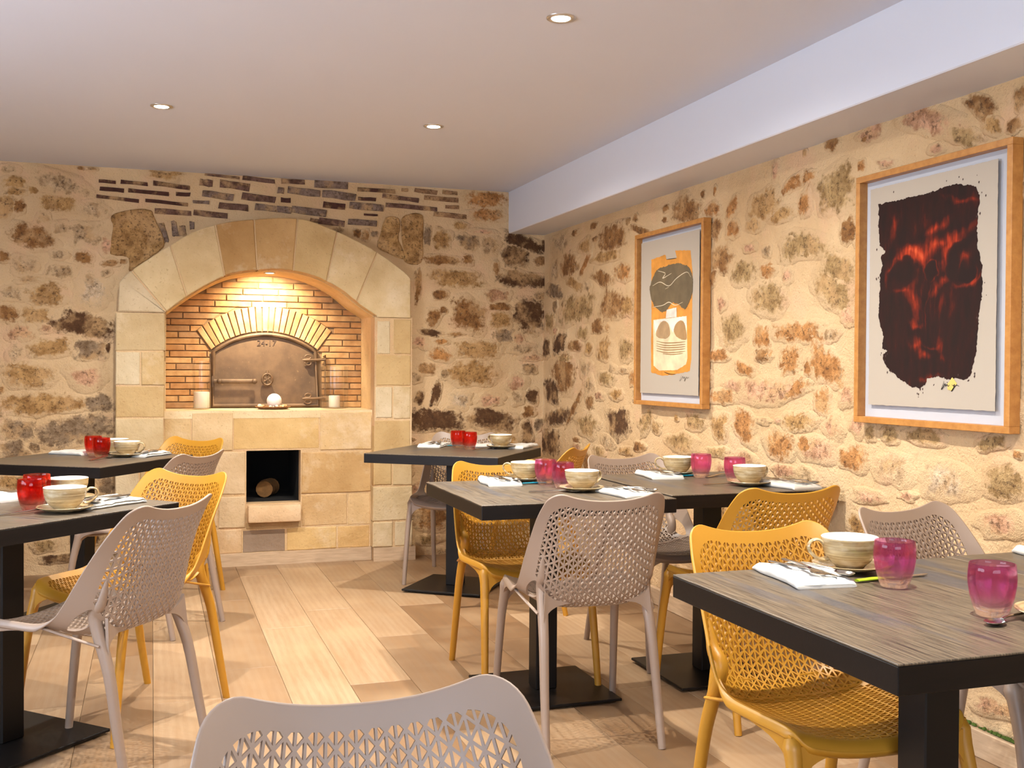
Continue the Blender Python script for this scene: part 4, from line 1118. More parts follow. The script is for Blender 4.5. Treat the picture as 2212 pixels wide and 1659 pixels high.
def hurricane(x, y, r, h, cr, chh, la, lb):
    g = tag(empty('hurricane_glass', (x, y, SILL)), la, 'candle holder')
    vv, ff = lathe([(r * 0.8, 0.0), (r, 0.004), (r, h), (r - 0.003, h), (r - 0.003, 0.01), (0.004, 0.008)], 36)
    put('glass_cylinder', mesh('glass_cylinder', vv, ff, True, 40), g, mat=M['clear_glass'])
    c = tag(empty('pillar_candle', (x, y, SILL + 0.0085)), lb, 'candle')
    vv, ff = lathe([(cr * 0.96, 0.0), (cr, 0.003), (cr, chh - 0.004), (cr * 0.93, chh), (0.003, chh - 0.004)], 28)
    put('wax', mesh('wax', vv, ff, True, 50), c, mat=M['wax'])
    vv, ff = sweep([(0, 0, chh - 0.004), (0.001, 0, chh + 0.01)], 0.0012, 6, up=(1, 0, 0)); put('wick', mesh('wick', vv, ff), c, mat=M['ink'])


hurricane(0.293, 6.86, 0.055, 0.30, 0.047, 0.10, 'clear glass cylinder on the sill by the door latch', 'wide white candle inside the glass cylinder by the door latch')
hurricane(1.115, 6.86, 0.088, 0.27, 0.036, 0.075, 'clear glass cylinder on the sill by the door hinges', 'white candle inside the wide glass cylinder by the door hinges')

# ------------------------------------------------------------------ ceiling downlights
lens_me = mesh('lens', *lathe([(0.030, -0.004), (0.030, 0.0)], 28))
ring_v, ring_f = lathe([(0.031, 0.0), (0.032, -0.004), (0.041, -0.006), (0.047, -0.003), (0.048, 0.0)], 36, False)
ring_me = mesh('trim_ring', ring_v, ring_f, True)
for x, y, lab in ((1.27, 3.275, 'recessed round downlight nearest the camera in the white ceiling'), (0.04, 4.978, 'recessed round downlight over the tables with red glasses'),
                  (1.27, 4.94, 'recessed round downlight in the ceiling near the stone corner'), (0.04, 3.29, 'recessed downlight above the left tables, just out of the picture'), (1.27, 1.6, 'recessed downlight above the front right table, out of the picture')):
    d = tag(empty('ceiling_downlight', (x, y, ZC)), lab, 'lamp', 'ceiling downlights')
    put('trim_ring', ring_me, d, mat=M['chrome'])
    put('lens', lens_me, d, mat=M['lens'])
    l = bpy.data.lights.new('downlight', 'SPOT'); l.spot_size = R(164); l.spot_blend = 1.0; l.shadow_soft_size = 0.024; l.energy = DOWN_W; l.color = DOWN_C
    o = bpy.data.objects.new('downlight', l); COL.objects.link(o); o.location = (x, y, ZC - 0.008)
# ------------------------------------------------------------------ perforated shell chairs
CK = [(0.238, 0.424), (0.216, 0.441), (0.10, 0.436), (-0.03, 0.428), (-0.12, 0.430), (-0.186, 0.456), (-0.214, 0.515), (-0.225, 0.60), (-0.237, 0.70), (-0.252, 0.790)]
EK = [(0.198, 0.228, 0.450), (0.208, 0.202, 0.475), (0.221, 0.09, 0.477), (0.227, 0.005, 0.478), (0.228, -0.048, 0.497), (0.226, -0.078, 0.540), (0.222, -0.104, 0.595), (0.215, -0.140, 0.668), (0.205, -0.185, 0.745), (0.180, -0.240, 0.828)]
lean = lambda y, z: y - 0.16 * max(0.0, z - 0.45)
CK = [(lean(y, z), z) for y, z in CK]
EK = [(x, lean(y, z), z) for x, y, z in EK]
cc = np.array(catmull([(*p, 0) for p in CK], 12))[:, :2]
ee = np.array(catmull(EK, 12))
arc = np.concatenate([[0], np.cumsum(np.linalg.norm(np.diff(cc, axis=0), axis=1))])
LT = arc[-1]; TW = 0.21
S_SPLIT = float(np.interp(4.15 * 12, np.arange(len(arc)), arc))


def shell(T, s):
    u = T / TW
    k = np.interp(s, arc, np.arange(len(arc)))
    idx = np.arange(len(arc))
    c = [np.interp(k, idx, cc[:, i]) for i in (0, 1)]
    e = [np.interp(k, idx, ee[:, i]) for i in (0, 1, 2)]
    p = abs(u) ** np.interp(k / 12, [0, 3, 4.2, 5.5, 7.5, 9], [2.3, 2.6, 4.2, 4.6, 3.0, 2.4])
    return np.array([u * e[0], c[0] + (e[1] - c[0]) * p, c[1] + (e[2] - c[1]) * p])


def normal(T, s):
    d = 1e-4
    n = np.cross(shell(T + d, s) - shell(T - d, s), shell(T, min(LT, s + d)) - shell(T, max(0, s - d)))
    return n / np.linalg.norm(n)


def rrect(x0, x1, y0, y1, rb, rt_, n=6):
    p = []
    for cx_, cy_, a0, r in ((x1 - rb, y0 + rb, -90, rb), (x1 - rt_, y1 - rt_, 0, rt_), (x0 + rt_, y1 - rt_, 90, rt_), (x0 + rb, y0 + rb, 180, rb)):
        for i in range(n + 1):
            a = R(a0 + 90 * i / n); p.append((cx_ + r * math.cos(a), cy_ + r * math.sin(a)))
    return p


def densify(p, d):
    out = []
    for i in range(len(p)):
        a, b = np.array(p[i]), np.array(p[(i + 1) % len(p)])
        n = max(1, int(math.ceil(np.linalg.norm(b - a) / d)))
        out += [tuple(a + (b - a) * k / n) for k in range(n)]
    return out


def web(up_, lo_, fm, th):
    """Curved gusset plate between two edge curves."""
    U = [q[:2] for q in catmull([(*k, 0) for k in up_], 4)]; L = [q[:2] for q in catmull([(*k, 0) for k in lo_], 4)]
    n = len(U); v, f = [], []
    for d in (-th / 2, th / 2):
        v += [fm(q[0], q[1], d) for q in U] + [fm(q[0], q[1], d) for q in L]
    for i in range(n - 1):
        f += [(i, i + 1, n + i + 1, n + i), (2 * n + i, 3 * n + i, 3 * n + i + 1, 2 * n + i + 1), (i, 2 * n + i, 2 * n + i + 1, i + 1), (n + i, n + i + 1, 3 * n + i + 1, 3 * n + i)]
    f += [(0, n, 3 * n, 2 * n), (n - 1, 3 * n - 1, 4 * n - 1, 2 * n - 1)]
    return v, f


def chair_meshes():
    outline = densify(rrect(-TW, TW, 0, LT, 0.03, 0.050, 8), 0.012)
    holes = []

    def add_tri(tri, region, inset, slots):
        q = offset_poly(ccw(tri), inset)
        if area(q) > area(tri) or area(q) < 4e-6: return
        full = area(q)
        for i in range(len(region)):
            (ax, ay), (bx, by) = region[i - 1], region[i]
            nx, ny = by - ay, -(bx - ax)
            L = math.hypot(nx, ny)
            if L < 1e-9: continue
            nx /= L; ny /= L
            q = clip_half(q, nx, ny, nx * ax + ny * ay)
            if len(q) < 3: return
        if area(q) < 0.22 * full: return
        cx_, cy_ = sum(p[0] for p in q) / len(q), sum(p[1] for p in q) / len(q)
        for sx, sy, ra, rb in slots:
            if ((cx_ - sx) / (ra + 0.016)) ** 2 + ((cy_ - sy) / (rb + 0.016)) ** 2 < 1: return
        g = []
        for p in q:
            if not g or math.hypot(p[0] - g[-1][0], p[1] - g[-1][1]) > 4e-4: g.append(p)
        if len(g) > 2: holes.append(g)

    slots = [(sx * 0.181, S_SPLIT + 0.040, 0.012, 0.058) for sx in (-1, 1)]
    # back: diamonds halved by a vertical strut
    reg = ccw(rrect(-TW + 0.026, TW - 0.026, S_SPLIT - 0.012, LT - 0.028, 0.004, 0.055, 8))
    w, h = 0.0134, 0.0148
    for i in range(-16, 16):
        for j in range(-3, 22):
            y0 = S_SPLIT + 0.0 + j * 2 * h
            xa, xb = i * w, (i + 1) * w
            oa, ob = (0, h) if i % 2 == 0 else (h, 0)
            add_tri([(xa, y0 + oa), (xa, y0 + oa + 2 * h), (xb, y0 + oa + h)], reg, 0.0019, slots)
            add_tri([(xb, y0 + ob), (xb, y0 + ob + 2 * h), (xa, y0 + ob + h)], reg, 0.0019, slots)
    # seat: straight bars with a tight zigzag between
    reg = ccw(rrect(-TW + 0.028, TW - 0.028, 0.030, S_SPLIT - 0.020, 0.03, 0.004, 8))
    w, h = 0.0262, 0.0080
    for i in range(-8, 8):
        for j in range(-1, 40):
            y0 = 0.02 + j * 2 * h
            xa, xb = i * w, (i + 1) * w
            add_tri([(xa, y0), (xa, y0 + 2 * h), (xb, y0 + h)], reg, 0.0015, slots)
            add_tri([(xb, y0 + h), (xb, y0 + 3 * h), (xa, y0 + 2 * h)], reg, 0.0015, slots)
    for sx, sy, ra, rb in slots:
        holes.append([(sx + ra * math.copysign(abs(math.cos(a)) ** 1.3, math.cos(a)), sy + rb * math.sin(a)) for a in np.linspace(0, 2 * math.pi, 25)[:-1]])
    verts, faces = [], []
    for poly in [outline] + [ccw(q) for q in holes]:
        faces.append(list(range(len(verts), len(verts) + len(poly)))); verts += [Vector(p) for p in poly]
    # filler points in the solid bands keep the surface curved
    for gx in np.arange(-TW + 0.012, TW - 0.01, 0.012):
        for gy in np.arange(0.01, LT - 0.008, 0.012):
            solid = gy > LT - 0.026 or gy < 0.026 or abs(gx) > TW - 0.024 or abs(gy - S_SPLIT + 0.016) < 0.004
            if solid and all(((gx - sx) / (ra + 0.004)) ** 2 + ((gy - sy) / (rb + 0.004)) ** 2 > 1 for sx, sy, ra, rb in slots):
                if in_poly(outline, gx, gy) and min(math.hypot(gx - p[0], gy - p[1]) for p in outline) > 0.007:
                    verts.append(Vector((gx, gy)))
    vo, eo, fo, ov, oe, of = delaunay_2d_cdt(verts, [], faces, 1, 1e-6)
    keep = [f for f, o in zip(fo, of) if all(k == 0 for k in o)]
    th = 0.0036
    top, bot = [], []
    for p in vo:
        s = min(max(p.y, 0), LT); T = min(max(p.x, -TW), TW)
        q, n = shell(T, s), normal(T, s)
        top.append(q + n * th); bot.append(q - n * th)
    nV = len(top)
    cnt = {}
    for f in keep:
        for i in range(len(f)):
            e = (f[i - 1], f[i]); k = (min(e), max(e)); cnt.setdefault(k, []).append(e)
    parts = {'seat': [], 'backrest': []}
    for f in keep:
        nm = 'seat' if sum(vo[i].y for i in f) / len(f) < S_SPLIT - 0.016 else 'backrest'
        parts[nm].append(tuple(f)); parts[nm].append(tuple(i + nV for i in f)[::-1])
        for i in range(len(f)):
            a, b = f[i - 1], f[i]
            if len(cnt[(min(a, b), max(a, b))]) == 1: parts[nm].append((b, a, a + nV, b + nV))
    allv = top + bot
    out = {}
    for nm, fs_ in parts.items():
        used = sorted({i for f in fs_ for i in f}); mp = {o: n for n, o in enumerate(used)}
        me = bpy.data.meshes.new('chair_' + nm)
        me.from_pydata([tuple(allv[i]) for i in used], [], [tuple(mp[i] for i in f) for f in fs_])
        for p in me.polygons: p.use_smooth = True
        me.set_sharp_from_angle(angle=R(42)); me.update()
        out[nm] = me
    # rolled edge
    pth, rad, ups = [], [], None
    P3, N3 = [shell(*p) for p in outline], [normal(*p) for p in outline]
    n = 10; v, f = [], []
    for i, p in enumerate(outline):
        t = P3[(i + 1) % len(outline)] - P3[i - 1]; t /= np.linalg.norm(t)
        nn = N3[i]; b = np.cross(t, nn); b /= np.linalg.norm(b)
        seatness = min(1.0, max(0.0, (S_SPLIT - 0.02 - p[1]) / 0.08))
        rn, rb = 0.0038 + 0.0082 * seatness, 0.0034 + 0.0014 * seatness
        c = P3[i] - nn * (0.0075 * seatness) * (1 if nn[2] > 0 else -1)
        for k in range(n):
            a = 2 * math.pi * k / n
            v.append(c + nn * rn * math.cos(a) + b * rb * math.sin(a))
    L = len(outline)
    for i in range(L):
        for k in range(n):
            f.append((i * n + k, i * n + (k + 1) % n, ((i + 1) % L) * n + (k + 1) % n, ((i + 1) % L) * n + k))
    out['rim'] = mesh('chair_rim', v, f, True)
    # legs: front from the seat corner, rear grown into the back of the shell
    for sd, nm in ((-1, 'l'), (1, 'r')):
        fp_ = catmull([(sd * 0.222, 0.282, 0.0), (sd * 0.217, 0.262, 0.16), (sd * 0.211, 0.238, 0.32), (sd * 0.205, 0.216, 0.412), (sd * 0.203, 0.202, 0.458)], 5)
        fr = np.interp(np.arange(len(fp_)), [0, 10, 15, 18, 20], [0.0122, 0.0150, 0.0175, 0.0210, 0.0150])
        v, f = sweep(fp_, list(fr), 14, up=(1, 0, 0)); m = MB().add(v, f)
        fs1 = lambda p, q, d: (sd * (0.2065 + 0.10 * (0.2 - p)) + d, p, q)
        v, f = web([(0.214, 0.465), (0.190, 0.470), (0.150, 0.472), (0.090, 0.473), (0.02, 0.474)], [(0.226, 0.33), (0.203, 0.410), (0.155, 0.443), (0.090, 0.455), (0.02, 0.461)], fs1, 0.013); m.add(v, f)
        ff1 = lambda p, q, d: (sd * p, 0.222 + 0.1 * (0.43 - q) + d, q)
        v, f = web([(0.20, 0.448), (0.17, 0.444), (0.12, 0.440), (0.06, 0.436), (0.0, 0.434)], [(0.208, 0.33), (0.182, 0.398), (0.130, 0.423), (0.06, 0.429), (0.0, 0.430)], ff1, 0.010); m.add(v, f)
        out['front_' + nm] = mesh('chair_front_leg', m.v, m.f, True, 60)
        at_ = lambda k_, T_, d_: tuple(shell(sd * T_, float(np.interp(k_ * 12, np.arange(len(arc)), arc))) - d_ * normal(sd * T_, float(np.interp(k_ * 12, np.arange(len(arc)), arc))))
        rp_ = catmull([(sd * 0.190, -0.278, 0.0), (sd * 0.186, -0.238, 0.18), (sd * 0.180, -0.203, 0.35), at_(5.1, 0.168, 0.010), at_(5.9, 0.172, 0.005), at_(6.7, 0.176, 0.0)], 5)
        rr = np.interp(np.arange(len(rp_)), [0, 10, 15, 19, 23, 25], [0.0125, 0.0162, 0.0190, 0.0175, 0.010, 0.004])
        v, f = sweep(rp_, list(rr), 14, up=(1, 0, 0)); m = MB().add(v, f)
        fr1 = lambda p, q, d: (sd * p, -0.186 - 0.18 * max(0.0, 0.45 - q) - 0.12 * max(0.0, q - 0.46) + d, q)
        v, f = web([(0.174, 0.50), (0.160, 0.482), (0.135, 0.468), (0.10, 0.462), (0.06, 0.459)], [(0.184, 0.36), (0.168, 0.420), (0.138, 0.445), (0.10, 0.454), (0.06, 0.457)], fr1, 0.010); m.add(v, f)
        bp = catmull([(sd * 0.2265, -0.012, 0.472), (sd * 0.212, -0.09, 0.450), (sd * 0.193, -0.182, 0.425)], 4)
        v, f = sweep(bp, [(0.004, 0.006)] * 9, 8, up=(0, 0, 1)); m.add(v, f)
        out['rear_' + nm] = mesh('chair_rear_leg', m.v, m.f, True, 60)
    return out


CM = chair_meshes()


def chair(loc, rz, mat, label, group):
    c = tag(empty('perforated_chair', (loc[0], loc[1], 0.0), R(rz)), label, 'chair', group)
    for nm, key in (('seat', 'seat'), ('backrest', 'backrest'), ('rim', 'rim'), ('leg', 'front_l'), ('leg', 'front_r'), ('leg', 'rear_l'), ('leg', 'rear_r')):
        put(nm, CM[key], c, mat=M[mat])
    return c


CHAIRS = [
    ((-0.165, 3.395), 53, 'taupe', 'taupe chair with its back to us at the left picture edge'),
    ((-0.072, 3.907), 135.6, 'yellow', 'mustard yellow chair behind the front taupe chair at the left table'),
    ((-0.018, 5.186), 53, 'taupe', 'taupe chair tucked at the far left table before the oven'),
    ((0.037, 5.818), 137.8, 'yellow', 'mustard yellow chair closest to the oven panel'),
    ((1.651, 5.887), 151.4, 'taupe', 'taupe chair in the stone corner behind a table with red glasses'),
    ((1.803, 5.117), 52.3, 'yellow', 'mustard yellow chair turned sideways between corner table and middle tables'),
    ((1.361, 3.930), 180, 'yellow', 'mustard yellow chair facing us at the left end of the middle table'),
    ((1.363, 3.310), -4.6, 'taupe', 'taupe chair with its whole back to us at the middle table'),
    ((2.050, 4.096), -173, 'taupe', 'taupe chair facing us under the pale abstract picture'),
    ((2.017, 3.325), -0.8, 'yellow', 'mustard yellow chair with its back to us at the middle table by the wall'),
    ((1.429, 2.036), 178.6, 'yellow', 'large mustard yellow chair facing us at the front right table'),
    ((2.100, 2.249), -168.7, 'taupe', 'taupe chair by the wall under the dark red picture'),
    ((0.245, 0.970), 180, 'taupe', 'taupe chair cut off by the lower picture edge, nearest the camera'),
]
for loc, rz, mt, lab in CHAIRS:
    chair(loc, rz, mt, lab, 'perforated plastic chairs')

# ------------------------------------------------------------------ tables
TH = 0.75
top_cache = {}


def table(cx_, cy_, rz, lab, w=0.745, d=0.745, h=TH, post_off=(0, 0)):
    t = tag(empty('pedestal_table', (cx_, cy_, 0), R(rz)), lab, 'table', 'dark pedestal tables')
    k = (round(w, 3), round(d, 3), round(h, 3))
    if k not in top_cache:
        top_cache[k] = (box_mesh('table_top', -w / 2, w / 2, -d / 2, d / 2, h - 0.004, h, 0.0012), box_mesh('table_edge', -w / 2, w / 2, -d / 2, d / 2, h - 0.050, h - 0.004, 0.0015),
                        box_mesh('table_post', -0.041, 0.041, -0.041, 0.041, 0.018, h - 0.05, 0.003), box_mesh('base_plate', -0.222, 0.222, -0.222, 0.222, 0.008, 0.018, 0.002), box_mesh('base_weight', -0.195, 0.195, -0.195, 0.195, 0.0, 0.008))
    a, b, c, e, g = top_cache[k]
    put('table_top', a, t, mat=M['top'])
    put('table_edge', b, t, mat=M['tside'])
    put('post', c, t, (*post_off, 0), mat=M['metal_black'])
    pl = put('base_plate', e, t, (*post_off, 0), mat=M['metal_black'])
    put('base_weight', g, pl, mat=M['metal_black'])
    return t


table(-0.44, 3.69, 45, 'dark square table with red glasses, the one nearest us on the left')
table(-0.317, 5.55, -34, 'dark square table with red glasses on the left, farther back beside the oven')
table(1.575, 5.60, -37, 'dark square table with red glasses in front of the stone corner')
table(1.379, 3.697, 0, 'dark square table in mid room with pink glasses, left of two joined', 0.71, 0.745)
table(2.084, 3.735, 0, 'dark square table joined to the middle table, its end against the wall', 0.692, 0.735, 0.755)
table(1.456, 1.72, 0, 'large dark table in the right foreground with pink glasses')
table(2.146, 1.735, 0, 'dark table beyond the foreground table, against the wall by the picture edge', 0.62, 0.755, 0.748)

# ------------------------------------------------------------------ tableware
gv, gf = lathe([(0.004, 0.0004), (0.022, 0.0), (0.026, 0.002), (0.0305, 0.014), (0.036, 0.034), (0.0392, 0.054), (0.0398, 0.066), (0.0390, 0.080), (0.0378, 0.0905), (0.0372, 0.0915), (0.0364, 0.0905),
                (0.0376, 0.080), (0.0384, 0.066), (0.0378, 0.054), (0.0345, 0.034), (0.0285, 0.0205), (0.018, 0.0165), (0.004, 0.0158)], 40)
glass_me = mesh('tumbler', gv, gf, True, 70)
CUP = [(0.004, 0.0015), (0.024, 0.0), (0.028, 0.002), (0.031, 0.007), (0.042, 0.017), (0.0515, 0.032), (0.0560, 0.048), (0.0570, 0.062), (0.0572, 0.066)]
CUPI = [(0.0560, 0.0672), (0.0545, 0.066), (0.0535, 0.050), (0.0490, 0.034), (0.040, 0.019), (0.026, 0.0105), (0.003, 0.0095)]
cv, cf = lathe(CUP, 44); cf = cf[:-1]
cup_me = mesh('cup_body', cv, cf, True, 60)
iv, if_ = lathe([CUP[-1]] + CUPI, 44); if_ = [q for q in if_ if q != tuple(range(44))[::-1]]
cupin_me = mesh('cup_inside', iv, if_, True, 70)
hp = catmull([(0.0545, 0, 0.052), (0.066, 0, 0.0605), (0.081, 0, 0.057), (0.086, 0, 0.043), (0.077, 0, 0.029), (0.062, 0, 0.020), (0.046, 0, 0.019)], 5)
hv, hf = sweep(hp, [(0.0072, 0.0034)] * len(hp), 10, up=(0, 1, 0)); handle_me = mesh('cup_handle', hv, hf, True, 60)
sv, sf = lathe([(0.004, 0.001), (0.034, 0.0), (0.040, 0.002), (0.062, 0.008), (0.080, 0.0150), (0.0825, 0.0172), (0.0815, 0.0186), (0.076, 0.0160), (0.060, 0.0112), (0.040, 0.0058), (0.030, 0.0052), (0.004, 0.0050)], 44)
saucer_me = mesh('saucer', sv, sf, True, 60)


def tumbler(x, y, z, kind, lab, grp):
    o = put('tumbler', glass_me, None, (x, y, z + 0.0002), (0, 0, x * 7), M[kind], scale=(1.07, 1.07, 1.06))
    return tag(o, lab, 'glass', grp)


def cup_set(x, y, z, rz, lab, where, saucer=True, cupo=True):
    s = put('saucer', saucer_me, None, (x, y, z + 0.0002), (0, 0, rz), M['saucer'])
    tag(s, 'speckled stoneware saucer ' + where, 'saucer', 'stoneware saucers')
    c = tag(empty('coffee_cup', (x, y, z + 0.0056), R(rz)), lab, 'cup', 'stoneware cups')
    c.scale = (1.10, 1.10, 1.07); put('bowl', cup_me, c, mat=M['cup']); put('inside', cupin_me, c, mat=M['cream']); put('handle', handle_me, c, mat=M['cup'])


# cutlery, lying along +x
def spoon_mesh():
    v, f = [], []
    n, rings = 18, 6
    m = MB()
    for side in (0, 1):
        pass
    vv, ff = [], []
    for j in range(rings + 1):
        q = j / rings
        for i in range(n):
            a = 2 * math.pi * i / n
            vv.append((0.085 + 0.026 * q * math.cos(a), 0.0165 * q * math.sin(a) * (1 + 0.12 * math.cos(a)), 0.004 + 0.0075 * (q * q - 1) + 0.004))
    for j in range(rings):
        for i in range(n):
            k = (i + 1) % n; ff.append((j * n + i, j * n + k, (j + 1) * n + k, (j + 1) * n + i))
    k0 = len(vv)
    vv += [(a, b, c - 0.0011) for a, b, c in vv]
    ff += [tuple(k0 + i for i in q)[::-1] for q in ff[:]]
    for i in range(n): ff.append((rings * n + i, rings * n + (i + 1) % n, k0 + rings * n + (i + 1) % n, k0 + rings * n + i))
    m.add(vv, ff)
    pth = catmull([(-0.085, 0, 0.004), (-0.02, 0, 0.007), (0.04, 0, 0.0095), (0.062, 0, 0.0075)], 6)
    vv, ff = sweep(pth, [(0.0019, 0.0075 - 0.0043 * min(1, i / 13)) for i in range(len(pth))], 8, up=(0, 0, 1), flat=1); m.add(vv, ff)
    return mesh('spoon', m.v, m.f, True, 60)


def fork_mesh():
    m = MB()
    pth = catmull([(-0.095, 0, 0.003), (-0.03, 0, 0.005), (0.03, 0, 0.008), (0.05, 0, 0.0065), (0.064, 0, 0.005)], 6)
    wd_ = np.interp(np.arange(len(pth)), [0, 6, 14, 18, 21, 24], [0.0065, 0.005, 0.003, 0.006, 0.0105, 0.0115])
    vv, ff = sweep(pth, [(0.0018, float(q) * 1.15) for q in wd_], 8, up=(0, 0, 1), flat=1); m.add(vv, ff)
    for k in range(4):
        y = -0.0093 + 0.0062 * k
        vv, ff = sweep(catmull([(0.060, y, 0.0052), (0.078, y, 0.0046), (0.100, y * 0.95, 0.0075)], 4), [(0.0014, 0.0020)] * 8 + [(0.0008, 0.0010)], 6, up=(0, 0, 1), flat=1); m.add(vv, ff)
    return mesh('fork', m.v, m.f, True, 60)


def knife_parts():
    m = MB()
    vv, ff = prism([(0.0, -0.006), (0.085, -0.006), (0.105, 0.0), (0.098, 0.006), (0.0, 0.007)], lambda a, b, d: (a, b, 0.0045 - d), 0, 0.0016, 0.0004); m.add(vv, ff)
    b = mesh('knife_blade', m.v, m.f)
    vv, ff = sweep(catmull([(-0.098, 0, 0.005), (-0.05, 0, 0.0052), (0.004, 0, 0.0042)], 5), [(0.0028, 0.0072)] * 4 + [(0.0034, 0.0078)] * 4 + [(0.0024, 0.0062)] * 3, 10, up=(0, 0, 1), flat=1)
    return b, mesh('knife_handle', vv, ff, True, 60)


SPOON, FORK, (BLADE, HANDLE) = spoon_mesh(), fork_mesh(), knife_parts()


def cutlery(kind, x, y, z, rz, lab, handle='steel', tilt=0.0):
    if kind == 'knife':
        o = tag(empty('table_knife', (x, y, z)), lab, 'knife', 'table cutlery')
        o.rotation_euler = (0, R(tilt), R(rz))
        put('blade', BLADE, o, mat=M['steel']); put('handle', HANDLE, o, mat=M[handle])
    else:
        o = put('teaspoon' if kind == 'spoon' else 'dessert_fork', SPOON if kind == 'spoon' else FORK, None, (x, y, z), (0, R(tilt), R(rz)), M['steel'])
        tag(o, lab, 'spoon' if kind == 'spoon' else 'fork', 'table cutlery')


def napkin_mesh(seed, L=0.225, W=0.135):
    """Folded linen: a flattened roll, closed fold on one long side, open layers on the other."""
    prof = [(-0.5, 0.006), (-0.49, 0.0105), (-0.46, 0.0140), (-0.40, 0.0152), (-0.2, 0.0148), (0.0, 0.0142), (0.2, 0.0138), (0.42, 0.0135), (0.48, 0.0125), (0.495, 0.0105), (0.48, 0.0090), (0.42, 0.0082), (0.42, 0.0074),
            (0.49, 0.0066), (0.51, 0.0040), (0.49, 0.0012), (0.45, 0.0), (0.0, 0.0), (-0.45, 0.0), (-0.485, 0.0015)]
    n = len(prof); K = 16; v, f = [], []
    for k in range(K + 1):
        s = k / K - 0.5
        for x, z in prof:
            wx = x * W * (1 + 0.06 * noise.noise((s * 5, seed, x))) + 0.010 * noise.noise((s * 3, seed * 1.7, 0.3))
            zz = 1.2 * z * (1 + 0.4 * noise.noise((s * 6, x * 3.5, seed)) + 0.15 * noise.noise((s * 17, x * 9, seed))) * (1 - 0.55 * max(0, abs(s) * 2 - 0.88) / 0.12)
            if z == 0: zz = 0
            v.append((s * L + 0.004 * noise.noise((x * 4, seed, 5)), wx, zz))
    for k in range(K):
        for i in range(n):
            j = (i + 1) % n
            f.append((k * n + i, k * n + j, (k + 1) * n + j, (k + 1) * n + i))
    f.append(tuple(range(n))); f.append(tuple(range(K * n, (K + 1) * n))[::-1])
    return mesh('napkin', v, f, True, 65)


NAP = [napkin_mesh(i) for i in range(3)]
nk = [0]


def napkin(x, y, z, rz, where, cut=True, L=1.0):
    nk[0] += 1
    o = put('linen_napkin', NAP[nk[0] % 3], None, (x, y, z + 0.0002), (0, 0, R(rz)), M['cloth'], scale=(L, 1, 1))
    tag(o, 'folded white linen napkin ' + where, 'napkin', 'linen napkins')
    if cut:
        r = R(rz); dx, dy = math.cos(r), math.sin(r)
        zt = z + 0.0185
        for k, (kind, off, da) in enumerate((('fork', -0.012, 9), ('knife', 0.014, 4), ('spoon', 0.030, 14))):
            cutlery(kind, x - dy * off, y + dx * off, zt - (0.0 if kind != 'spoon' else -0.0), rz + da, 'steel %s on the napkin %s' % ({'fork': 'fork', 'knife': 'knife', 'spoon': 'teaspoon'}[kind], where))


G_RED, G_PINK = 'red glass tumblers', 'pink glass tumblers'
# left front table
w = 'on the left front table'
tumbler(-0.352, 3.755, TH, 'red_glass', 'red tumbler at the back ' + w, G_RED)
tumbler(-0.352, 3.60, TH, 'red_glass', 'red tumbler nearest us ' + w, G_RED)
cup_set(-0.262, 3.82, TH, 170, 'stoneware cup behind the other cup ' + w, 'under the rear cup ' + w)
cup_set(-0.252, 3.535, TH, 10, 'stoneware cup nearest us ' + w, 'under the nearest cup ' + w)
napkin(-0.50, 3.93, TH, -45, 'at the far corner ' + w, False)
napkin(-0.145, 3.68, TH, 225, 'beside the nearest cup ' + w)
cutlery('spoon', -0.372, 3.52, TH, 30, 'teaspoon lying before the red tumblers ' + w)
# left back table
w = 'on the left table by the oven'
tumbler(-0.277, 5.73, TH, 'red_glass', 'red tumbler at the back ' + w, G_RED)
tumbler(-0.233, 5.58, TH, 'red_glass', 'red tumbler in front ' + w, G_RED)
cup_set(-0.172, 5.80, TH, 160, 'stoneware cup behind the other cup ' + w, 'under the rear cup ' + w)
cup_set(-0.115, 5.60, TH, -30, 'stoneware cup in front ' + w, 'under the front cup ' + w)
napkin(-0.37, 5.84, TH, -40, 'at the back ' + w, False)
napkin(-0.02, 5.655, TH, 235, 'at the corner ' + w)
cutlery('spoon', -0.235, 5.46, TH, 60, 'teaspoon lying before the red tumblers ' + w)
# corner table
w = 'on the corner table'
tumbler(1.632, 5.76, TH, 'red_glass', 'left red tumbler ' + w, G_RED)
tumbler(1.660, 5.63, TH, 'red_glass', 'right red tumbler, slightly nearer, ' + w, G_RED)
cup_set(1.858, 5.675, TH, 120, 'single stoneware cup ' + w, 'under the cup ' + w)
napkin(1.535, 5.92, TH, -122, 'left of the red tumblers ' + w)
napkin(1.985, 5.72, TH, 50, 'right of the cup ' + w, False)
napkin(1.78, 5.80, TH, -20, 'half hidden behind the cup ' + w, False, 0.7)
cutlery('knife', 1.70, 5.87, TH, -12, 'butter knife with teal handle ' + w, 'teal')
cutlery('spoon', 1.735, 5.60, TH, 30, 'dark teaspoon beside the red tumblers ' + w)
# middle table
w = 'on the middle table'
tumbler(1.446, 3.862, TH, 'pink_glass', 'pink tumbler at the back ' + w, G_PINK)
tumbler(1.467, 3.73, TH, 'pink_glass', 'pink tumbler in front ' + w, G_PINK)
cup_set(1.415, 3.995, TH, 150, 'stoneware cup behind the pink tumblers ' + w, 'under the rear cup ' + w)
cup_set(1.496, 3.615, TH, 20, 'stoneware cup in front of the pink tumblers ' + w, 'under the front cup ' + w)
napkin(1.283, 3.945, TH, -95, 'at the far left ' + w)
napkin(1.610, 3.47, TH, -82, 'beside the front cup ' + w)
cutlery('knife', 1.458, 3.893, TH, 6, 'butter knife with teal handle ' + w, 'teal')
cutlery('spoon', 1.375, 3.60, TH, -15, 'teaspoon lying left of the front cup ' + w)
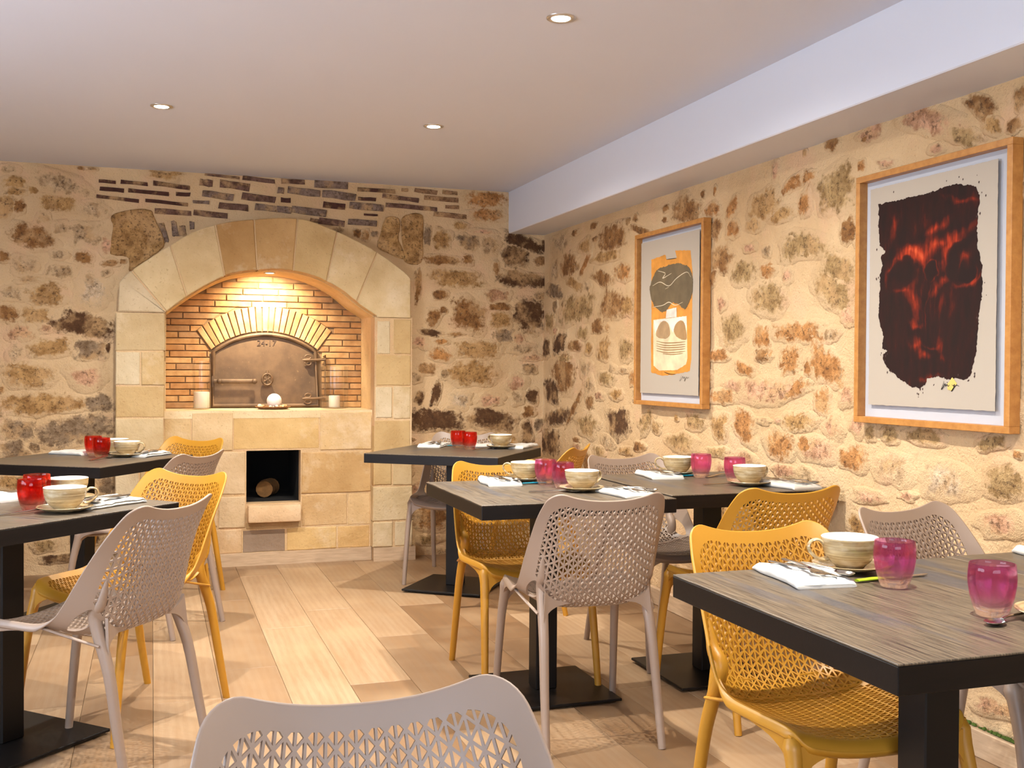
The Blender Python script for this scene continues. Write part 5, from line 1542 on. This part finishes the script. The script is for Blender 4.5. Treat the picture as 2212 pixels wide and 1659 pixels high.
# middle table by the wall
w = 'on the joined table by the wall'; z5 = 0.755
tumbler(2.142, 3.895, z5, 'pink_glass', 'deep pink tumbler at the back ' + w, G_PINK)
tumbler(2.190, 3.71, z5, 'pink_glass', 'deep pink tumbler in front ' + w, G_PINK)
cup_set(2.100, 4.02, z5, 160, 'stoneware cup behind the pink tumblers ' + w, 'under the rear cup ' + w)
cup_set(2.175, 3.575, z5, 15, 'stoneware cup in front of the pink tumblers ' + w, 'under the front cup ' + w)
napkin(1.985, 3.965, z5, -98, 'at the back ' + w)
napkin(2.300, 3.50, z5, -84, 'beside the front cup ' + w)
cutlery('knife', 2.160, 3.945, z5, 4, 'butter knife with blue handle ' + w, 'teal')
cutlery('fork', 2.235, 3.92, z5, 30, 'small fork right of the rear pink tumbler ' + w)
cutlery('spoon', 2.085, 3.60, z5, -15, 'teaspoon left of the front cup ' + w)
# front right table
w = 'on the front right table'
tumbler(1.463, 1.835, TH, 'pink_glass', 'pink tumbler beside the complete cup ' + w, G_PINK)
tumbler(1.465, 1.566, TH, 'pink_glass', 'pink tumbler closest to the camera ' + w, G_PINK)
cup_set(1.485, 2.015, TH, 165, 'stoneware cup with its handle to the left ' + w, 'under the complete cup ' + w)
cup_set(1.565, 1.500, TH, 200, 'stoneware cup cut by the right picture edge ' + w, 'cut by the right picture edge ' + w)
napkin(1.335, 1.975, TH, -95, 'before the mustard chair ' + w)
cutlery('knife', 1.512, 1.905, TH, 6, 'butter knife with lime green handle ' + w, 'green')
cutlery('spoon', 1.497, 1.535, TH, 200, 'teaspoon at the foot of the nearest pink tumbler ' + w)
napkin(2.08, 1.985, 0.748, -100, 'on the table at the right picture edge')
# ------------------------------------------------------------------ pictures on the right wall
def picture(yc, zc, w, h, lab):
    p = tag(empty('framed_picture', (XR - 0.006, yc, zc)), lab, 'picture')
    p.rotation_euler = Matrix(((0, 0, -1), (-1, 0, 0), (0, 1, 0))).to_euler()
    b, dp = 0.022, 0.042                     # rail width and depth; local z points into the room
    for x0, x1, y0, y1 in ((-w / 2, w / 2, h / 2 - b, h / 2), (-w / 2, w / 2, -h / 2, -h / 2 + b), (-w / 2, -w / 2 + b, -h / 2 + b, h / 2 - b), (w / 2 - b, w / 2, -h / 2 + b, h / 2 - b)):
        put('frame_rail', box_mesh('frame_rail', x0, x1, y0, y1, 0.0, dp, 0.0012), p, mat=M['oakframe'])
    put('mat_board', box_mesh('mat_board', -w / 2 + b, w / 2 - b, -h / 2 + b, h / 2 - b, 0.002, 0.008), p, mat=M['mat_board'])
    return p


def flat(name, pts, p, z, mat, color=None, rag=0.0, seed=0, th=0.0004):
    pts = [tuple(q[:2]) for q in pts]
    if rag:
        pts = densify(pts, 0.006)
        pts = [(a + rag * (noise.noise((a * 40, b * 40, seed)) + 0.9 * noise.noise((a * 190, b * 190, seed + 5))), b + rag * (noise.noise((a * 40, b * 40, seed + 9)) + 0.9 * noise.noise((a * 190, b * 190, seed + 3)))) for a, b in pts]
    vv, ff = prism(pts, lambda a, b, d: (a, b, z + th - d), 0, th, 0.0)
    return mk(name, vv, ff, mat, p, color=color)


def ribbon(name, pts, wd_, p, z, mat, color=None):
    P = np.array([q[:2] for q in (catmull(pts, 5) if len(pts) > 2 else pts)], float)
    t = np.gradient(P, axis=0); t /= (np.linalg.norm(t, axis=1)[:, None] + 1e-9)
    nn = np.stack([-t[:, 1], t[:, 0]], 1)
    k = len(P)
    ww = wd_ * (0.35 + 0.65 * np.sin(np.linspace(0.15, math.pi - 0.15, k)))[:, None]
    v = [(*q, z) for q in P + nn * ww] + [(*q, z) for q in P - nn * ww]
    return mk(name, v, [(i, i + 1, k + i + 1, k + i) for i in range(k - 1)], mat, p, color=color)


def sheet(p, x0, x1, y0, y1, z):
    pts = densify([(x0, y0), (x1, y0), (x1, y1), (x0, y1)], 0.01)
    return flat('paper_sheet', pts, p, z, M['paper'], None, 0.0012, 3, 0.0012)


pa = picture(P1C[0], P1C[1], P1C[2], P1C[3], 'oak framed picture of a dark cloud over orange stripes, the farther one')
sheet(pa, *P1_PAPER, 0.020)
flat('orange_ground', P1_ORANGE, pa, 0.0214, M['paint'], srgb(226, 152, 62), 0.003, 1)
flat('pale_ground', P1_CREAM, pa, 0.0219, M['paint'], srgb(240, 218, 176), 0.002, 2)
flat('white_collar', P1_WHITE, pa, 0.0224, M['paint'], srgb(240, 232, 216), 0.002, 3)
flat('dark_cloud', catmull(P1_BLOB, 4, True), pa, 0.0229, M['paint'], srgb(112, 96, 70), 0.005, 4)
flat('white_stem', P1_NECK, pa, 0.0232, M['paint'], srgb(236, 228, 212), 0.001, 5)
flat('brown_lobe', catmull(P1_LOBE1, 4, True), pa, 0.0230, M['paint'], srgb(186, 152, 110), 0.002, 6)
flat('brown_lobe', catmull(P1_LOBE2, 4, True), pa, 0.0230, M['paint'], srgb(176, 138, 92), 0.002, 7)
for q in P1_LINES: ribbon('brush_line', q, 0.0022, pa, 0.0236, M['paint'], srgb(168, 128, 80))
for q in P1_CURLS: ribbon('pale_scratch', q, 0.0020, pa, 0.0237, M['paint'], srgb(226, 212, 180))
for q in P1_INK: ribbon('ink_line', q, 0.0016, pa, 0.0237, M['ink'])
for q in P1_SIGN: ribbon('signature', q, 0.0011, pa, 0.0237, M['ink'])

pb = picture(P2C[0], P2C[1], P2C[2], P2C[3], 'oak framed picture of a ragged dark red shape, the larger looking nearer one')
sheet(pb, *P2_PAPER, 0.020)
flat('dark_ground', P2_BLOB, pb, 0.0216, mat_paint_dark(P2_FIELD), None, 0.005, 11)
brg = random.Random(8)
for i in range(46):   # dry brush flecks around the ragged shape
    ax, ay = P2_BLOB[brg.randrange(len(P2_BLOB))]
    k = 1.0 + brg.uniform(0.01, 0.06)
    x, y, r = ax * k + brg.uniform(-0.02, 0.02), ay * k + brg.uniform(-0.02, 0.02), brg.uniform(0.0012, 0.0035)
    flat('brush_fleck', [(x - r, y), (x, y - r * 1.6), (x + r, y + r * 0.3), (x + r * 0.2, y + r * 1.5)], pb, 0.0217, M['paint'], srgb(58, 28, 22))
flat('yellow_fleck', P2_YELLOW, pb, 0.0224, M['paint'], srgb(240, 206, 110), 0.003, 17)
for q in P2_SIGN: ribbon('signature', q, 0.0016, pb, 0.0232, M['ink'])
